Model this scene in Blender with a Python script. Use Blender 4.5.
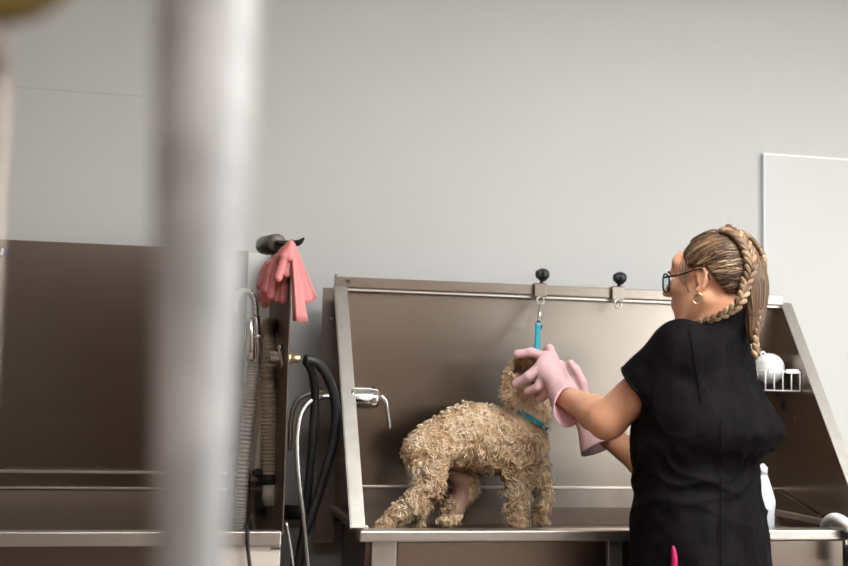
import bpy, math, random
import numpy as np
from mathutils import Vector, Matrix

for _o in list(bpy.data.objects):
    bpy.data.objects.remove(_o)
SC = bpy.context.scene
COL = SC.collection
random.seed(7)
RNG = np.random.default_rng(7)

# ------------------------------------------------------------------ camera
F_PX = 1178.0                                   # focal length in pixels of an 848 x 566 frame
CAM = np.array([0.0, -3.5, 1.2])
YAW, PITCH, ROLL = [math.radians(a) for a in (12.0, 5.3, 1.3)]
_f = np.array([math.sin(YAW) * math.cos(PITCH), math.cos(YAW) * math.cos(PITCH), math.sin(PITCH)])
_r = np.array([math.cos(YAW), -math.sin(YAW), 0.0])
_u = np.cross(_r, _f)
CR = math.cos(ROLL) * _r + math.sin(ROLL) * _u
CU = -math.sin(ROLL) * _r + math.cos(ROLL) * _u
CF = _f
cam_d = bpy.data.cameras.new('camera')
cam_d.sensor_width = 36.0
cam_d.lens = 36.0 * F_PX / 848.0
cam_d.clip_start = 0.02
cam_d.dof.use_dof = True
cam_d.dof.focus_distance = 3.0
cam_d.dof.aperture_fstop = 2.6
cam = bpy.data.objects.new('camera', cam_d)
COL.objects.link(cam)
cam.matrix_world = Matrix((
    (CR[0], CU[0], -CF[0], CAM[0]),
    (CR[1], CU[1], -CF[1], CAM[1]),
    (CR[2], CU[2], -CF[2], CAM[2]),
    (0, 0, 0, 1)))
SC.camera = cam

def ray(px, py):
    return CF + (px - 424.0) / F_PX * CR - (py - 283.0) / F_PX * CU

def at(px, py, y):                              # the point of a pixel's ray at the distance y from the back wall
    d = ray(px, py)
    return CAM + d * ((y - CAM[1]) / d[1])

def atx(px, py, x):
    d = ray(px, py)
    return CAM + d * ((x - CAM[0]) / d[0])

# ------------------------------------------------------------------ world, lights, exposure
W = bpy.data.worlds.new('world')
SC.world = W
W.use_nodes = True
_bg = W.node_tree.nodes['Background']
_bg.inputs[0].default_value = (0.93, 0.97, 1.0, 1)
_bg.inputs[1].default_value = 3.8
SC.view_settings.view_transform = 'Standard'
SC.view_settings.look = 'None'
SC.view_settings.gamma = 1.0
SC.view_settings.use_curve_mapping = False
SC.view_settings.exposure = 1.52
SC.cycles.use_denoising = True
SC.cycles.max_bounces = 8
SC.cycles.diffuse_bounces = 4
SC.cycles.glossy_bounces = 4
SC.cycles.caustics_reflective = False
SC.cycles.caustics_refractive = False
ADDED_CEIL_LIGHT = 9.5                                # emission of the added ceiling panels' diffusers

# ------------------------------------------------------------------ materials
def mat(name, col, rough=0.5, metal=0.0, noise=None, bump=None, stretch=None, spec=0.5, aniso=0.0,
        sheen=0.0, sss=0.0, emit=None, alpha=None, transm=0.0, coat=0.0, rough_var=0.0, attr=None):
    m = bpy.data.materials.new(name)
    m.use_nodes = True
    nt = m.node_tree
    b = nt.nodes['Principled BSDF']
    b.inputs['Base Color'].default_value = (*col, 1)
    b.inputs['Roughness'].default_value = rough
    b.inputs['Metallic'].default_value = metal
    b.inputs['Specular IOR Level'].default_value = spec
    b.inputs['Anisotropic'].default_value = aniso
    b.inputs['Transmission Weight'].default_value = transm
    b.inputs['Coat Weight'].default_value = coat
    if sheen:
        b.inputs['Sheen Weight'].default_value = sheen
        b.inputs['Sheen Roughness'].default_value = 0.4
    if sss:
        b.inputs['Subsurface Weight'].default_value = sss
        b.inputs['Subsurface Radius'].default_value = (0.012, 0.005, 0.003)
        b.inputs['Subsurface Scale'].default_value = 1.0
    if emit:
        b.inputs['Emission Color'].default_value = (*emit[0], 1)
        b.inputs['Emission Strength'].default_value = emit[1]
    tc = nt.nodes.new('ShaderNodeTexCoord')
    mp = nt.nodes.new('ShaderNodeMapping')
    nt.links.new(tc.outputs['Object'], mp.inputs[0])
    if stretch:
        mp.inputs['Scale'].default_value = stretch
    if aniso:
        tg = nt.nodes.new('ShaderNodeTangent')
        tg.direction_type = 'RADIAL'
        tg.axis = 'Z'
        nt.links.new(tg.outputs[0], b.inputs['Tangent'])
    if noise:                                   # (scale, other colour, amount, detail)
        n = nt.nodes.new('ShaderNodeTexNoise')
        n.inputs['Scale'].default_value = noise[0]
        n.inputs['Detail'].default_value = noise[3] if len(noise) > 3 else 3
        nt.links.new(mp.outputs[0], n.inputs['Vector'])
        rp = nt.nodes.new('ShaderNodeValToRGB')
        rp.color_ramp.elements[0].position = 0.35
        rp.color_ramp.elements[1].position = 0.68
        a = noise[2]
        rp.color_ramp.elements[0].color = (*col, 1)
        rp.color_ramp.elements[1].color = (*[c * (1 - a) + o * a for c, o in zip(col, noise[1])], 1)
        nt.links.new(n.outputs['Fac'], rp.inputs[0])
        nt.links.new(rp.outputs[0], b.inputs['Base Color'])
        if rough_var:
            mr = nt.nodes.new('ShaderNodeMapRange')
            mr.inputs['To Min'].default_value = rough - rough_var
            mr.inputs['To Max'].default_value = rough + rough_var
            nt.links.new(n.outputs['Fac'], mr.inputs['Value'])
            nt.links.new(mr.outputs[0], b.inputs['Roughness'])
    if attr:                                    # a point attribute drives a ramp of the thing's own colours
        at_ = nt.nodes.new('ShaderNodeAttribute')
        at_.attribute_name = attr[0]
        rp = nt.nodes.new('ShaderNodeValToRGB')
        cr = rp.color_ramp
        for i, (p, c) in enumerate(attr[1]):
            e = cr.elements[i] if i < 2 else cr.elements.new(p)
            e.position = p
            e.color = (*c, 1)
        nt.links.new(at_.outputs['Fac'], rp.inputs[0])
        nt.links.new(rp.outputs[0], b.inputs['Base Color'])
    if bump:                                    # (scale, strength, distance)
        n2 = nt.nodes.new('ShaderNodeTexNoise')
        n2.inputs['Scale'].default_value = bump[0]
        n2.inputs['Detail'].default_value = 4
        nt.links.new(mp.outputs[0], n2.inputs['Vector'])
        bp = nt.nodes.new('ShaderNodeBump')
        bp.inputs['Strength'].default_value = bump[1]
        bp.inputs['Distance'].default_value = bump[2]
        nt.links.new(n2.outputs['Fac'], bp.inputs['Height'])
        nt.links.new(bp.outputs[0], b.inputs['Normal'])
    return m

def clear_glass(name, tint, gloss=0.08):
    m = bpy.data.materials.new(name)
    m.use_nodes = True
    nt = m.node_tree
    nt.nodes.remove(nt.nodes['Principled BSDF'])
    t = nt.nodes.new('ShaderNodeBsdfTransparent')
    t.inputs[0].default_value = (*tint, 1)
    g = nt.nodes.new('ShaderNodeBsdfGlossy')
    g.inputs['Roughness'].default_value = 0.02
    mx = nt.nodes.new('ShaderNodeMixShader')
    mx.inputs[0].default_value = gloss
    nt.links.new(t.outputs[0], mx.inputs[1])
    nt.links.new(g.outputs[0], mx.inputs[2])
    nt.links.new(mx.outputs[0], nt.nodes['Material Output'].inputs[0])
    return m

M = {}
M['wall'] = mat('wall_paint', (0.55, 0.545, 0.53), 0.75, noise=(1.5, (0.52, 0.515, 0.50), 0.5), bump=(180, 0.05, 0.002))
M['room_wall'] = mat('room_wall_paint', (0.37, 0.27, 0.21), 0.8, noise=(2, (0.30, 0.22, 0.17), 0.6))
M['ceiling'] = mat('ceiling_paint', (0.78, 0.78, 0.77), 0.85, noise=(3, (0.7, 0.7, 0.7), 0.4))
M['floor'] = mat('floor_tile', (0.21, 0.15, 0.115), 0.45, noise=(5, (0.16, 0.115, 0.09), 0.6))
M['grout'] = mat('grout', (0.16, 0.15, 0.14), 0.9, noise=(20, (0.2, 0.19, 0.18), 0.5))
M['board'] = mat('white_board', (0.585, 0.59, 0.565), 0.55, noise=(2, (0.565, 0.57, 0.545), 0.5))
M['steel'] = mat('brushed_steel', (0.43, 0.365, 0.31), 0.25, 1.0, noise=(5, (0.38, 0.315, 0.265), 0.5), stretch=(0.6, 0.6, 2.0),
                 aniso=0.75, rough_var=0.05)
M['steel_shaded'] = mat('shaded_brushed_steel', (0.215, 0.170, 0.142), 0.32, 1.0, noise=(5, (0.18, 0.14, 0.115), 0.5), stretch=(0.6, 0.6, 2.0), aniso=0.75, rough_var=0.05)  # brushed steel with the dark room's reflection put into its base colour
M['steel_light'] = mat('bright_steel', (0.58, 0.54, 0.495), 0.38, 1.0, noise=(30, (0.52, 0.475, 0.425), 0.6), stretch=(1, 1, 1), rough_var=0.06)
M['steel_flange'] = mat('satin_steel', (0.40, 0.38, 0.35), 0.52, 1.0, noise=(30, (0.35, 0.33, 0.30), 0.6), rough_var=0.05)
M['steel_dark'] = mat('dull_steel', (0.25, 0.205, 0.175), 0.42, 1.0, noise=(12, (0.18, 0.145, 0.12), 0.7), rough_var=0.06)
M['steel_pole'] = mat('pole_steel', (0.29, 0.28, 0.272), 0.55, 0.35, noise=(20, (0.6, 0.57, 0.56), 0.5), rough_var=0.03)
M['chrome'] = mat('chrome', (0.66, 0.66, 0.65), 0.14, 1.0, noise=(40, (0.58, 0.58, 0.57), 0.4), rough_var=0.03)
M['brass'] = mat('brass', (0.62, 0.50, 0.29), 0.28, 1.0, noise=(60, (0.5, 0.38, 0.2), 0.5))
M['bronze'] = mat('bronze_plastic', (0.13, 0.105, 0.085), 0.4, 0.3, noise=(40, (0.09, 0.07, 0.06), 0.5))
M['gold'] = mat('gold', (0.80, 0.66, 0.42), 0.2, 1.0, noise=(60, (0.7, 0.55, 0.3), 0.4))
M['black_rubber'] = mat('black_rubber', (0.012, 0.012, 0.013), 0.42, noise=(80, (0.02, 0.02, 0.02), 0.5))
M['black_plastic'] = mat('black_plastic', (0.016, 0.016, 0.017), 0.3, noise=(80, (0.025, 0.025, 0.025), 0.5))
M['hose_tan'] = mat('corrugated_tan', (0.46, 0.37, 0.275), 0.42, noise=(60, (0.36, 0.285, 0.21), 0.6))
M['hose_grey'] = mat('corrugated_grey', (0.27, 0.24, 0.21), 0.45, noise=(60, (0.2, 0.175, 0.15), 0.6))
M['white_plastic'] = mat('white_plastic', (0.84, 0.84, 0.83), 0.28, noise=(15, (0.8, 0.8, 0.79), 0.5))
M['cream_plastic'] = mat('cream_plastic', (0.68, 0.60, 0.50), 0.45, noise=(30, (0.6, 0.5, 0.4), 0.5))
M['cream_panel'] = mat('cream_panel', (0.62, 0.555, 0.48), 0.5, noise=(6, (0.55, 0.48, 0.41), 0.6))
M['braid_steel'] = mat('braided_steel', (0.55, 0.53, 0.50), 0.3, 1.0, noise=(300, (0.35, 0.33, 0.31), 0.8), bump=(400, 0.3, 0.001))
M['teal'] = mat('teal_nylon', (0.02, 0.33, 0.42), 0.55, noise=(200, (0.01, 0.24, 0.33), 0.7), bump=(500, 0.25, 0.0008))
M['coral_rubber'] = mat('coral_rubber', (0.66, 0.235, 0.23), 0.45, noise=(18, (0.61, 0.20, 0.195), 0.5), sss=0.25)
M['pink_rubber'] = mat('pink_rubber', (0.80, 0.535, 0.56), 0.48, noise=(25, (0.76, 0.475, 0.51), 0.5), sss=0.2, bump=(220, 0.12, 0.001))
M['skin'] = mat('skin', (0.80, 0.43, 0.265), 0.48, noise=(28, (0.73, 0.36, 0.215), 0.6, 5), sss=0.25, bump=(260, 0.10, 0.0008))
M['lip'] = mat('lip', (0.50, 0.20, 0.17), 0.4, noise=(60, (0.45, 0.17, 0.15), 0.5), sss=0.2)
M['black_cloth'] = mat('black_cotton', (0.0048, 0.0042, 0.0048), 0.70, noise=(35, (0.0095, 0.0080, 0.0092), 0.8), stretch=(1, 1, 0.25),
                       spec=0.05, bump=(420, 0.5, 0.0015))
M['black_denim'] = mat('black_trousers', (0.012, 0.012, 0.014), 0.85, noise=(60, (0.018, 0.018, 0.02), 0.7), bump=(600, 0.3, 0.001))
M['shoe'] = mat('shoe_rubber', (0.05, 0.05, 0.055), 0.6, noise=(50, (0.08, 0.08, 0.08), 0.5))
M['magenta'] = mat('magenta_ribbon', (0.55, 0.01, 0.12), 0.55, noise=(50, (0.45, 0.01, 0.1), 0.5))
M['hair'] = mat('hair', (0.2, 0.12, 0.07), 0.42, attr=('tone', [(0.0, (0.040, 0.021, 0.012)), (0.45, (0.130, 0.070, 0.035)),
                (0.75, (0.33, 0.205, 0.11)), (1.0, (0.56, 0.40, 0.24))]), spec=0.6)
M['hair_base'] = mat('hair_base', (0.085, 0.048, 0.028), 0.5, noise=(120, (0.20, 0.12, 0.065), 0.7), stretch=(1, 1, 1))
M['frame_black'] = mat('spectacle_frame', (0.012, 0.015, 0.02), 0.25, noise=(60, (0.02, 0.03, 0.04), 0.5))
M['lens'] = clear_glass('lens_glass', (0.80, 0.90, 0.95), 0.10)
M['window_glass'] = clear_glass('window_glass', (0.95, 0.97, 0.97), 0.05)
M['eye_white'] = mat('eye_white', (0.75, 0.72, 0.70), 0.15, noise=(40, (0.7, 0.65, 0.62), 0.4))
M['eye_dark'] = mat('eye_dark', (0.012, 0.008, 0.006), 0.08, noise=(40, (0.02, 0.012, 0.01), 0.4))
M['dog_skin'] = mat('wet_dog_coat', (0.60, 0.43, 0.27), 0.5, attr=('tone', [(0.0, (0.42, 0.25, 0.20)), (0.30, (0.43, 0.27, 0.155)),
                    (0.62, (0.72, 0.53, 0.33)), (1.0, (0.86, 0.74, 0.56))]), bump=(140, 0.5, 0.003))
M['dog_fur'] = mat('wet_dog_curl', (0.66, 0.47, 0.29), 0.33, spec=0.6, attr=('tone', [(0.0, (0.36, 0.20, 0.09)), (0.35, (0.64, 0.42, 0.225)),
                   (0.7, (0.82, 0.63, 0.41)), (1.0, (0.90, 0.80, 0.64))]))
M['lather'] = mat('lather', (0.80, 0.68, 0.51), 0.35, noise=(90, (0.72, 0.58, 0.40), 0.8), bump=(300, 0.4, 0.002))
M['navy'] = mat('navy_badge', (0.012, 0.016, 0.06), 0.3, noise=(30, (0.02, 0.025, 0.08), 0.5))
M['badge_white'] = mat('badge_white', (0.55, 0.55, 0.58), 0.4, noise=(30, (0.5, 0.5, 0.53), 0.5))
M['olive'] = mat('olive_fabric', (0.27, 0.20, 0.055), 0.7, noise=(10, (0.20, 0.14, 0.03), 0.6))
M['dark_hole'] = mat('matte_black', (0.012, 0.011, 0.010), 0.7, noise=(30, (0.02, 0.018, 0.016), 0.5))
M['diffuser'] = mat('added_lamp_diffuser', (0.9, 0.9, 0.88), 0.5, emit=((1.0, 0.992, 0.975), ADDED_CEIL_LIGHT), noise=(3, (0.88, 0.88, 0.86), 0.5))
M['dark_wood'] = mat('dark_wood', (0.045, 0.030, 0.022), 0.6, noise=(6, (0.03, 0.02, 0.015), 0.6), stretch=(1, 1, 8))
M['added_door_paint'] = mat('added_door_paint', (0.26, 0.235, 0.205), 0.5, noise=(3, (0.235, 0.21, 0.185), 0.5))
M['slate'] = mat('slate_laminate', (0.05, 0.052, 0.06), 0.5, noise=(8, (0.035, 0.037, 0.043), 0.6))
M['clear_plastic'] = mat('cloudy_plastic', (0.62, 0.66, 0.70), 0.3, noise=(20, (0.56, 0.60, 0.65), 0.5))
M['shampoo_white'] = mat('bottle_plastic', (0.78, 0.79, 0.82), 0.3, noise=(20, (0.72, 0.73, 0.77), 0.5))

# ------------------------------------------------------------------ object helpers
def tag(o, label=None, cat=None, group=None, kind=None):
    if label: o['label'] = label
    if cat: o['category'] = cat
    if group: o['group'] = group
    if kind: o['kind'] = kind
    return o

def empty(name, loc, label=None, cat=None, group=None):
    o = bpy.data.objects.new(name, None)
    o.empty_display_size = 0.05
    o.location = [float(v) for v in loc]
    COL.objects.link(o)
    return tag(o, label, cat, group)

def unit(v):
    v = np.asarray(v, float)
    return v / max(np.linalg.norm(v), 1e-12)

def frame(d):
    d = unit(d)
    h = np.array([0, 0, 1.0]) if abs(d[2]) < 0.9 else np.array([0, 1.0, 0])
    a = unit(np.cross(h, d))
    return a, np.cross(d, a)

def spline(pts, n):
    P = np.asarray(pts, float)
    if len(P) < 3:
        t = np.linspace(0, 1, n)[:, None]
        return P[0] * (1 - t) + P[-1] * t
    Q = np.vstack([2 * P[0] - P[1], P, 2 * P[-1] - P[-2]])
    out = []
    for t in np.linspace(0, len(P) - 1 - 1e-9, n):
        i = int(t); u = t - i
        a, b, c, d = Q[i], Q[i + 1], Q[i + 2], Q[i + 3]
        out.append(0.5 * (2 * b + (c - a) * u + (2 * a - 5 * b + 4 * c - d) * u * u + (3 * b - 3 * c + d - a) * u ** 3))
    return np.array(out)

class MB:                                       # collects shapes, builds ONE mesh object
    def __init__(s):
        s.v, s.f, s.sm, s.tone = [], [], [], []
    def add(s, verts, faces, smooth=False, tone=0.5):
        o = len(s.v)
        s.v += [tuple(float(c) for c in p) for p in verts]
        s.f += [tuple(o + i for i in f) for f in faces]
        s.sm += [smooth] * len(faces)
        s.tone += [tone] * len(verts)
        return s
    def box(s, x0, x1, y0, y1, z0, z1):
        v = [(x, y, z) for x in (x0, x1) for y in (y0, y1) for z in (z0, z1)]
        return s.add(v, [(0, 1, 3, 2), (4, 6, 7, 5), (0, 4, 5, 1), (2, 3, 7, 6), (0, 2, 6, 4), (1, 5, 7, 3)])
    def obox(s, c, ax, ay, az, hx, hy, hz):     # oriented box
        c, ax, ay, az = [np.asarray(q, float) for q in (c, ax, ay, az)]
        v = [c + i * hx * ax + j * hy * ay + k * hz * az for i in (-1, 1) for j in (-1, 1) for k in (-1, 1)]
        return s.add(v, [(0, 1, 3, 2), (4, 6, 7, 5), (0, 4, 5, 1), (2, 3, 7, 6), (0, 2, 6, 4), (1, 5, 7, 3)])
    def prism(s, poly, direction):              # polygon of 3-D points pushed along a direction
        n = len(poly); d = np.asarray(direction, float)
        v = [np.asarray(p, float) for p in poly] + [np.asarray(p, float) + d for p in poly]
        f = [tuple(range(n))[::-1], tuple(range(n, 2 * n))]
        f += [(i, (i + 1) % n, n + (i + 1) % n, n + i) for i in range(n)]
        return s.add(v, f)
    def tube(s, pts, rad, n=None, sides=10, cap=True, tone=0.5, flat=1.0, flat_dir=None, wave=None):
        P = spline(pts, n) if n else np.asarray(pts, float)
        m = len(P)
        R = np.interp(np.linspace(0, 1, m), np.linspace(0, 1, len(rad)), rad) if hasattr(rad, '__len__') else np.full(m, rad)
        if wave:
            R = R * (1 + wave[1] * np.cos(np.arange(m) * wave[0]))
        T = np.gradient(P, axis=0)
        a, b = frame(T[0])
        if flat_dir is not None:
            a = unit(np.asarray(flat_dir, float) - np.dot(flat_dir, unit(T[0])) * unit(T[0])); b = np.cross(unit(T[0]), a)
        v = []
        for i in range(m):
            t = unit(T[i])
            a = unit(a - np.dot(a, t) * t); b = np.cross(t, a)
            for k in range(sides):
                g = 2 * math.pi * k / sides
                v.append(P[i] + R[i] * (math.cos(g) * a * flat + math.sin(g) * b))
        f = [(i * sides + k, i * sides + (k + 1) % sides, (i + 1) * sides + (k + 1) % sides, (i + 1) * sides + k)
             for i in range(m - 1) for k in range(sides)]
        if cap:
            f += [tuple(range(sides))[::-1], tuple((m - 1) * sides + k for k in range(sides))]
        return s.add(v, f, True, tone)
    def lathe(s, base, axis, prof, sides=20):   # prof: (distance along the axis, radius)
        a, b = frame(axis); d = unit(axis); base = np.asarray(base, float)
        v = []
        for h, r in prof:
            for k in range(sides):
                g = 2 * math.pi * k / sides
                v.append(base + d * h + r * (math.cos(g) * a + math.sin(g) * b))
        m = len(prof)
        f = [(i * sides + k, i * sides + (k + 1) % sides, (i + 1) * sides + (k + 1) % sides, (i + 1) * sides + k)
             for i in range(m - 1) for k in range(sides)]
        f += [tuple(range(sides))[::-1], tuple((m - 1) * sides + k for k in range(sides))]
        return s.add(v, f, True)
    def ball(s, c, rad, rot=None, nu=12, nv=8, tone=0.5):
        R = np.eye(3) if rot is None else rot
        rad = np.broadcast_to(np.asarray(rad, float), (3,)); c = np.asarray(c, float)
        v = [c + R @ (rad * np.array([0, 0, 1.0]))]
        for i in range(1, nv):
            th = math.pi * i / nv
            for k in range(nu):
                g = 2 * math.pi * k / nu
                v.append(c + R @ (rad * np.array([math.sin(th) * math.cos(g), math.sin(th) * math.sin(g), math.cos(th)])))
        v.append(c - R @ (rad * np.array([0, 0, 1.0])))
        f = [(0, 1 + k, 1 + (k + 1) % nu) for k in range(nu)]
        for i in range(nv - 2):
            for k in range(nu):
                p, q = 1 + i * nu + k, 1 + i * nu + (k + 1) % nu
                f.append((p, p + nu, q + nu, q))
        L = len(v) - 1; o = 1 + (nv - 2) * nu
        f += [(L, o + (k + 1) % nu, o + k) for k in range(nu)]
        return s.add(v, f, True, tone)
    def torus(s, c, normal, R, r, n=24, sides=8, sx=1.0, up=None, a0=0.0, a1=2 * math.pi):
        a, b = frame(normal)
        if up is not None:
            a = unit(np.asarray(up, float) - np.dot(up, unit(normal)) * unit(normal)); b = np.cross(unit(normal), a)
        c = np.asarray(c, float)
        full = abs(a1 - a0 - 2 * math.pi) < 1e-6
        P = [c + R * (math.cos(t) * a * sx + math.sin(t) * b) for t in np.linspace(a0, a1, n + 1)]
        return s.tube(P, r, sides=sides, cap=not full)
    def build(s, name, material, parent=None, bevel=0.0, tone=False):
        me = bpy.data.meshes.new(name)
        P = np.array(s.v); org = np.zeros(3)
        me.from_pydata([tuple(p) for p in P], [], s.f)
        me.polygons.foreach_set('use_smooth', s.sm)
        if tone:
            a = me.attributes.new('tone', 'FLOAT', 'POINT')
            a.data.foreach_set('value', np.array(s.tone, np.float32))
        me.update()
        o = bpy.data.objects.new(name, me)
        COL.objects.link(o)
        me.materials.append(M[material] if isinstance(material, str) else material)
        if parent is not None:
            o.parent = parent
            o.matrix_parent_inverse = Matrix.Translation(-Vector(world_loc(parent)))
        if bevel:
            bv = o.modifiers.new('bevel', 'BEVEL')
            bv.width = bevel; bv.segments = 2; bv.limit_method = 'ANGLE'; bv.angle_limit = math.radians(40)
        return o

def world_loc(o):
    v = Vector((0, 0, 0))
    while o is not None:
        v += o.location
        if o.parent is not None:
            v += o.matrix_parent_inverse.translation
        o = o.parent
    return v

def copy_tree(o, parent=None):
    c = o.copy()
    COL.objects.link(c)
    if parent is not None:
        c.parent = parent
        c.matrix_parent_inverse = o.matrix_parent_inverse.copy()
    for ch in [q for q in o.children if q != c]:
        copy_tree(ch, c)
    return c

# ------------------------------------------------------------------ smooth solids on a grid
class Field:
    def __init__(s, lo, hi, h, zs=None):
        s.ax = [np.arange(lo[i], hi[i] + h, h) for i in range(3)]
        if zs is not None: s.ax[2] = np.asarray(zs)
        s.f = np.full([len(a) for a in s.ax], 1.0, np.float32)
        s.h = h
    def _loc(s, lo, hi, pad):
        sl = []
        for i in range(3):
            a = max(0, np.searchsorted(s.ax[i], lo[i] - pad) - 1)
            b = min(len(s.ax[i]), np.searchsorted(s.ax[i], hi[i] + pad) + 1)
            sl.append(slice(a, b))
        X = s.ax[0][sl[0]][:, None, None]; Y = s.ax[1][sl[1]][None, :, None]; Z = s.ax[2][sl[2]][None, None, :]
        return tuple(sl), X, Y, Z
    def add(s, prim, k=0.01, sub=False):
        fn, lo, hi = prim
        sl, X, Y, Z = s._loc(lo, hi, k + 4 * s.h)
        if any(q.stop <= q.start for q in sl): return s
        d = fn(X, Y, Z)
        a = s.f[sl]
        if sub:
            d = -d
            t = np.clip(0.5 - 0.5 * (d - a) / k, 0, 1)
            s.f[sl] = d + (a - d) * t + k * t * (1 - t)
        else:
            t = np.clip(0.5 + 0.5 * (d - a) / k, 0, 1)
            s.f[sl] = d + (a - d) * t - k * t * (1 - t)
        return s
    def mesh(s):
        f = s.f; S = f < 0
        c = [S[i:i - 1 or None, j:j - 1 or None, k:k - 1 or None] for i in (0, 1) for j in (0, 1) for k in (0, 1)]
        c = [S[i:S.shape[0] - 1 + i, j:S.shape[1] - 1 + j, k:S.shape[2] - 1 + k] for i in (0, 1) for j in (0, 1) for k in (0, 1)]
        anyc = c[0].copy(); allc = c[0].copy()
        for q in c[1:]:
            anyc |= q; allc &= q
        act = anyc & ~allc
        I, J, K = np.nonzero(act)
        idx = np.full(act.shape, -1, np.int32)
        idx[I, J, K] = np.arange(len(I))
        offs = [(i, j, k) for i in (0, 1) for j in (0, 1) for k in (0, 1)]
        V = [f[I + a, J + b, K + d] for a, b, d in offs]
        P = [np.stack([s.ax[0][I + a], s.ax[1][J + b], s.ax[2][K + d]], 1) for a, b, d in offs]
        pos = np.zeros((len(I), 3)); cnt = np.zeros(len(I))
        for e in range(8):
            for bit in (1, 2, 4):
                g = e | bit
                if g == e: continue
                m = (V[e] < 0) != (V[g] < 0)
                den = V[e] - V[g]
                t = np.where(m, V[e] / np.where(np.abs(den) < 1e-12, 1e-12, den), 0)
                pos += np.where(m[:, None], P[e] + t[:, None] * (P[g] - P[e]), 0); cnt += m
        verts = pos / cnt[:, None]
        quads = []
        for axis in range(3):
            n = list(S.shape)
            A = [slice(1, m - 1) for m in n]; B = [slice(1, m - 1) for m in n]
            A[axis] = slice(0, n[axis] - 1); B[axis] = slice(1, n[axis])
            s0 = S[tuple(A)]; s1 = S[tuple(B)]
            ch = np.nonzero(s0 != s1)
            base = [ch[d] + (0 if d == axis else 1) for d in range(3)]
            u, w = (axis + 1) % 3, (axis + 2) % 3
            def cell(du, dw):
                q = [base[0].copy(), base[1].copy(), base[2].copy()]
                q[u] += du; q[w] += dw
                return idx[q[0], q[1], q[2]]
            Q = np.stack([cell(-1, -1), cell(0, -1), cell(0, 0), cell(-1, 0)], 1)
            fl = ~s0[ch]
            Q[fl] = Q[fl][:, ::-1]
            quads.append(Q)
        return verts, np.vstack(quads)

def cone(a, b, ra, rb):
    a = np.asarray(a, float); b = np.asarray(b, float); ba = b - a; L = max(ba @ ba, 1e-9)
    r = max(ra, rb)
    def fn(X, Y, Z):
        t = np.clip(((X - a[0]) * ba[0] + (Y - a[1]) * ba[1] + (Z - a[2]) * ba[2]) / L, 0, 1)
        return np.sqrt((X - a[0] - t * ba[0]) ** 2 + (Y - a[1] - t * ba[1]) ** 2 + (Z - a[2] - t * ba[2]) ** 2) - (ra + t * (rb - ra))
    return fn, np.minimum(a, b) - r, np.maximum(a, b) + r

def ell(c, rad, rot=None):
    c = np.asarray(c, float); rad = np.asarray(rad, float); R = np.eye(3) if rot is None else np.asarray(rot)
    r = rad.max()
    def fn(X, Y, Z):
        dx, dy, dz = X - c[0], Y - c[1], Z - c[2]
        k0 = 0; k1 = 0
        for i in range(3):
            q = R[0, i] * dx + R[1, i] * dy + R[2, i] * dz
            k0 = k0 + (q / rad[i]) ** 2; k1 = k1 + (q / rad[i] ** 2) ** 2
        k0 = np.sqrt(k0); k1 = np.sqrt(k1) + 1e-9
        return k0 * (k0 - 1) / k1
    return fn, c - r, c + r

def cut(prim, point, normal):                   # keep the side the normal points away from
    fn, lo, hi = prim; p = np.asarray(point, float); n = unit(normal)
    def g(X, Y, Z):
        return np.maximum(fn(X, Y, Z), (X - p[0]) * n[0] + (Y - p[1]) * n[1] + (Z - p[2]) * n[2])
    return g, lo, hi

def column(rows, ra, fa, power=2.3):            # rows: (z, centre x, centre y, half width along ra, half depth along fa)
    R = np.array(sorted(rows)); ra = np.asarray(ra); fa = np.asarray(fa)
    zz = np.linspace(R[0, 0], R[-1, 0], 200)
    pr = spline(R, 200) if len(R) > 2 else R
    cols = [np.interp(zz, pr[:, 0], pr[:, i]) for i in range(1, 5)]
    m = max(R[:, 3].max(), R[:, 4].max())
    def fn(X, Y, Z):
        cx, cy, a, b = [np.interp(Z.ravel(), zz, q).reshape(Z.shape) for q in cols]
        u = (X - cx) * ra[0] + (Y - cy) * ra[1]; v = (X - cx) * fa[0] + (Y - cy) * fa[1]
        d = ((np.abs(u / a) ** power + np.abs(v / b) ** power) ** (1 / power) - 1) * np.minimum(a, b)
        return np.maximum(d, np.maximum(R[0, 0] - Z, Z - R[-1, 0]))
    return fn, np.array([R[:, 1].min() - m, R[:, 2].min() - m, R[0, 0]]), np.array([R[:, 1].max() + m, R[:, 2].max() + m, R[-1, 0]])

_LAT = RNG.random((32, 32, 32)).astype(np.float32)
def vnoise(P, scale, seed=0):
    q = np.asarray(P) * scale + seed * 7.31
    i = np.floor(q).astype(int); t = q - i; t = t * t * (3 - 2 * t)
    r = 0
    for a in (0, 1):
        for b in (0, 1):
            for c in (0, 1):
                w = (t[:, 0] if a else 1 - t[:, 0]) * (t[:, 1] if b else 1 - t[:, 1]) * (t[:, 2] if c else 1 - t[:, 2])
                r = r + w * _LAT[(i[:, 0] + a) % 32, (i[:, 1] + b) % 32, (i[:, 2] + c) % 32]
    return r

def vert_normals(V, Q):
    n = np.cross(V[Q[:, 2]] - V[Q[:, 0]], V[Q[:, 3]] - V[Q[:, 1]])
    N = np.zeros_like(V)
    for k in range(4):
        for d in range(3):
            N[:, d] += np.bincount(Q[:, k], n[:, d], len(V))
    return N / np.maximum(np.linalg.norm(N, axis=1), 1e-12)[:, None]

def relax(V, Q, it=2, w=0.5):
    e = np.vstack([Q[:, [0, 1]], Q[:, [1, 2]], Q[:, [2, 3]], Q[:, [3, 0]]])
    cnt = np.maximum(np.bincount(e[:, 0], minlength=len(V)), 1)
    for _ in range(it):
        S = np.stack([np.bincount(e[:, 0], V[e[:, 1], d], len(V)) for d in range(3)], 1)
        V = V * (1 - w) + w * S / cnt[:, None]
    return V

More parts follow.
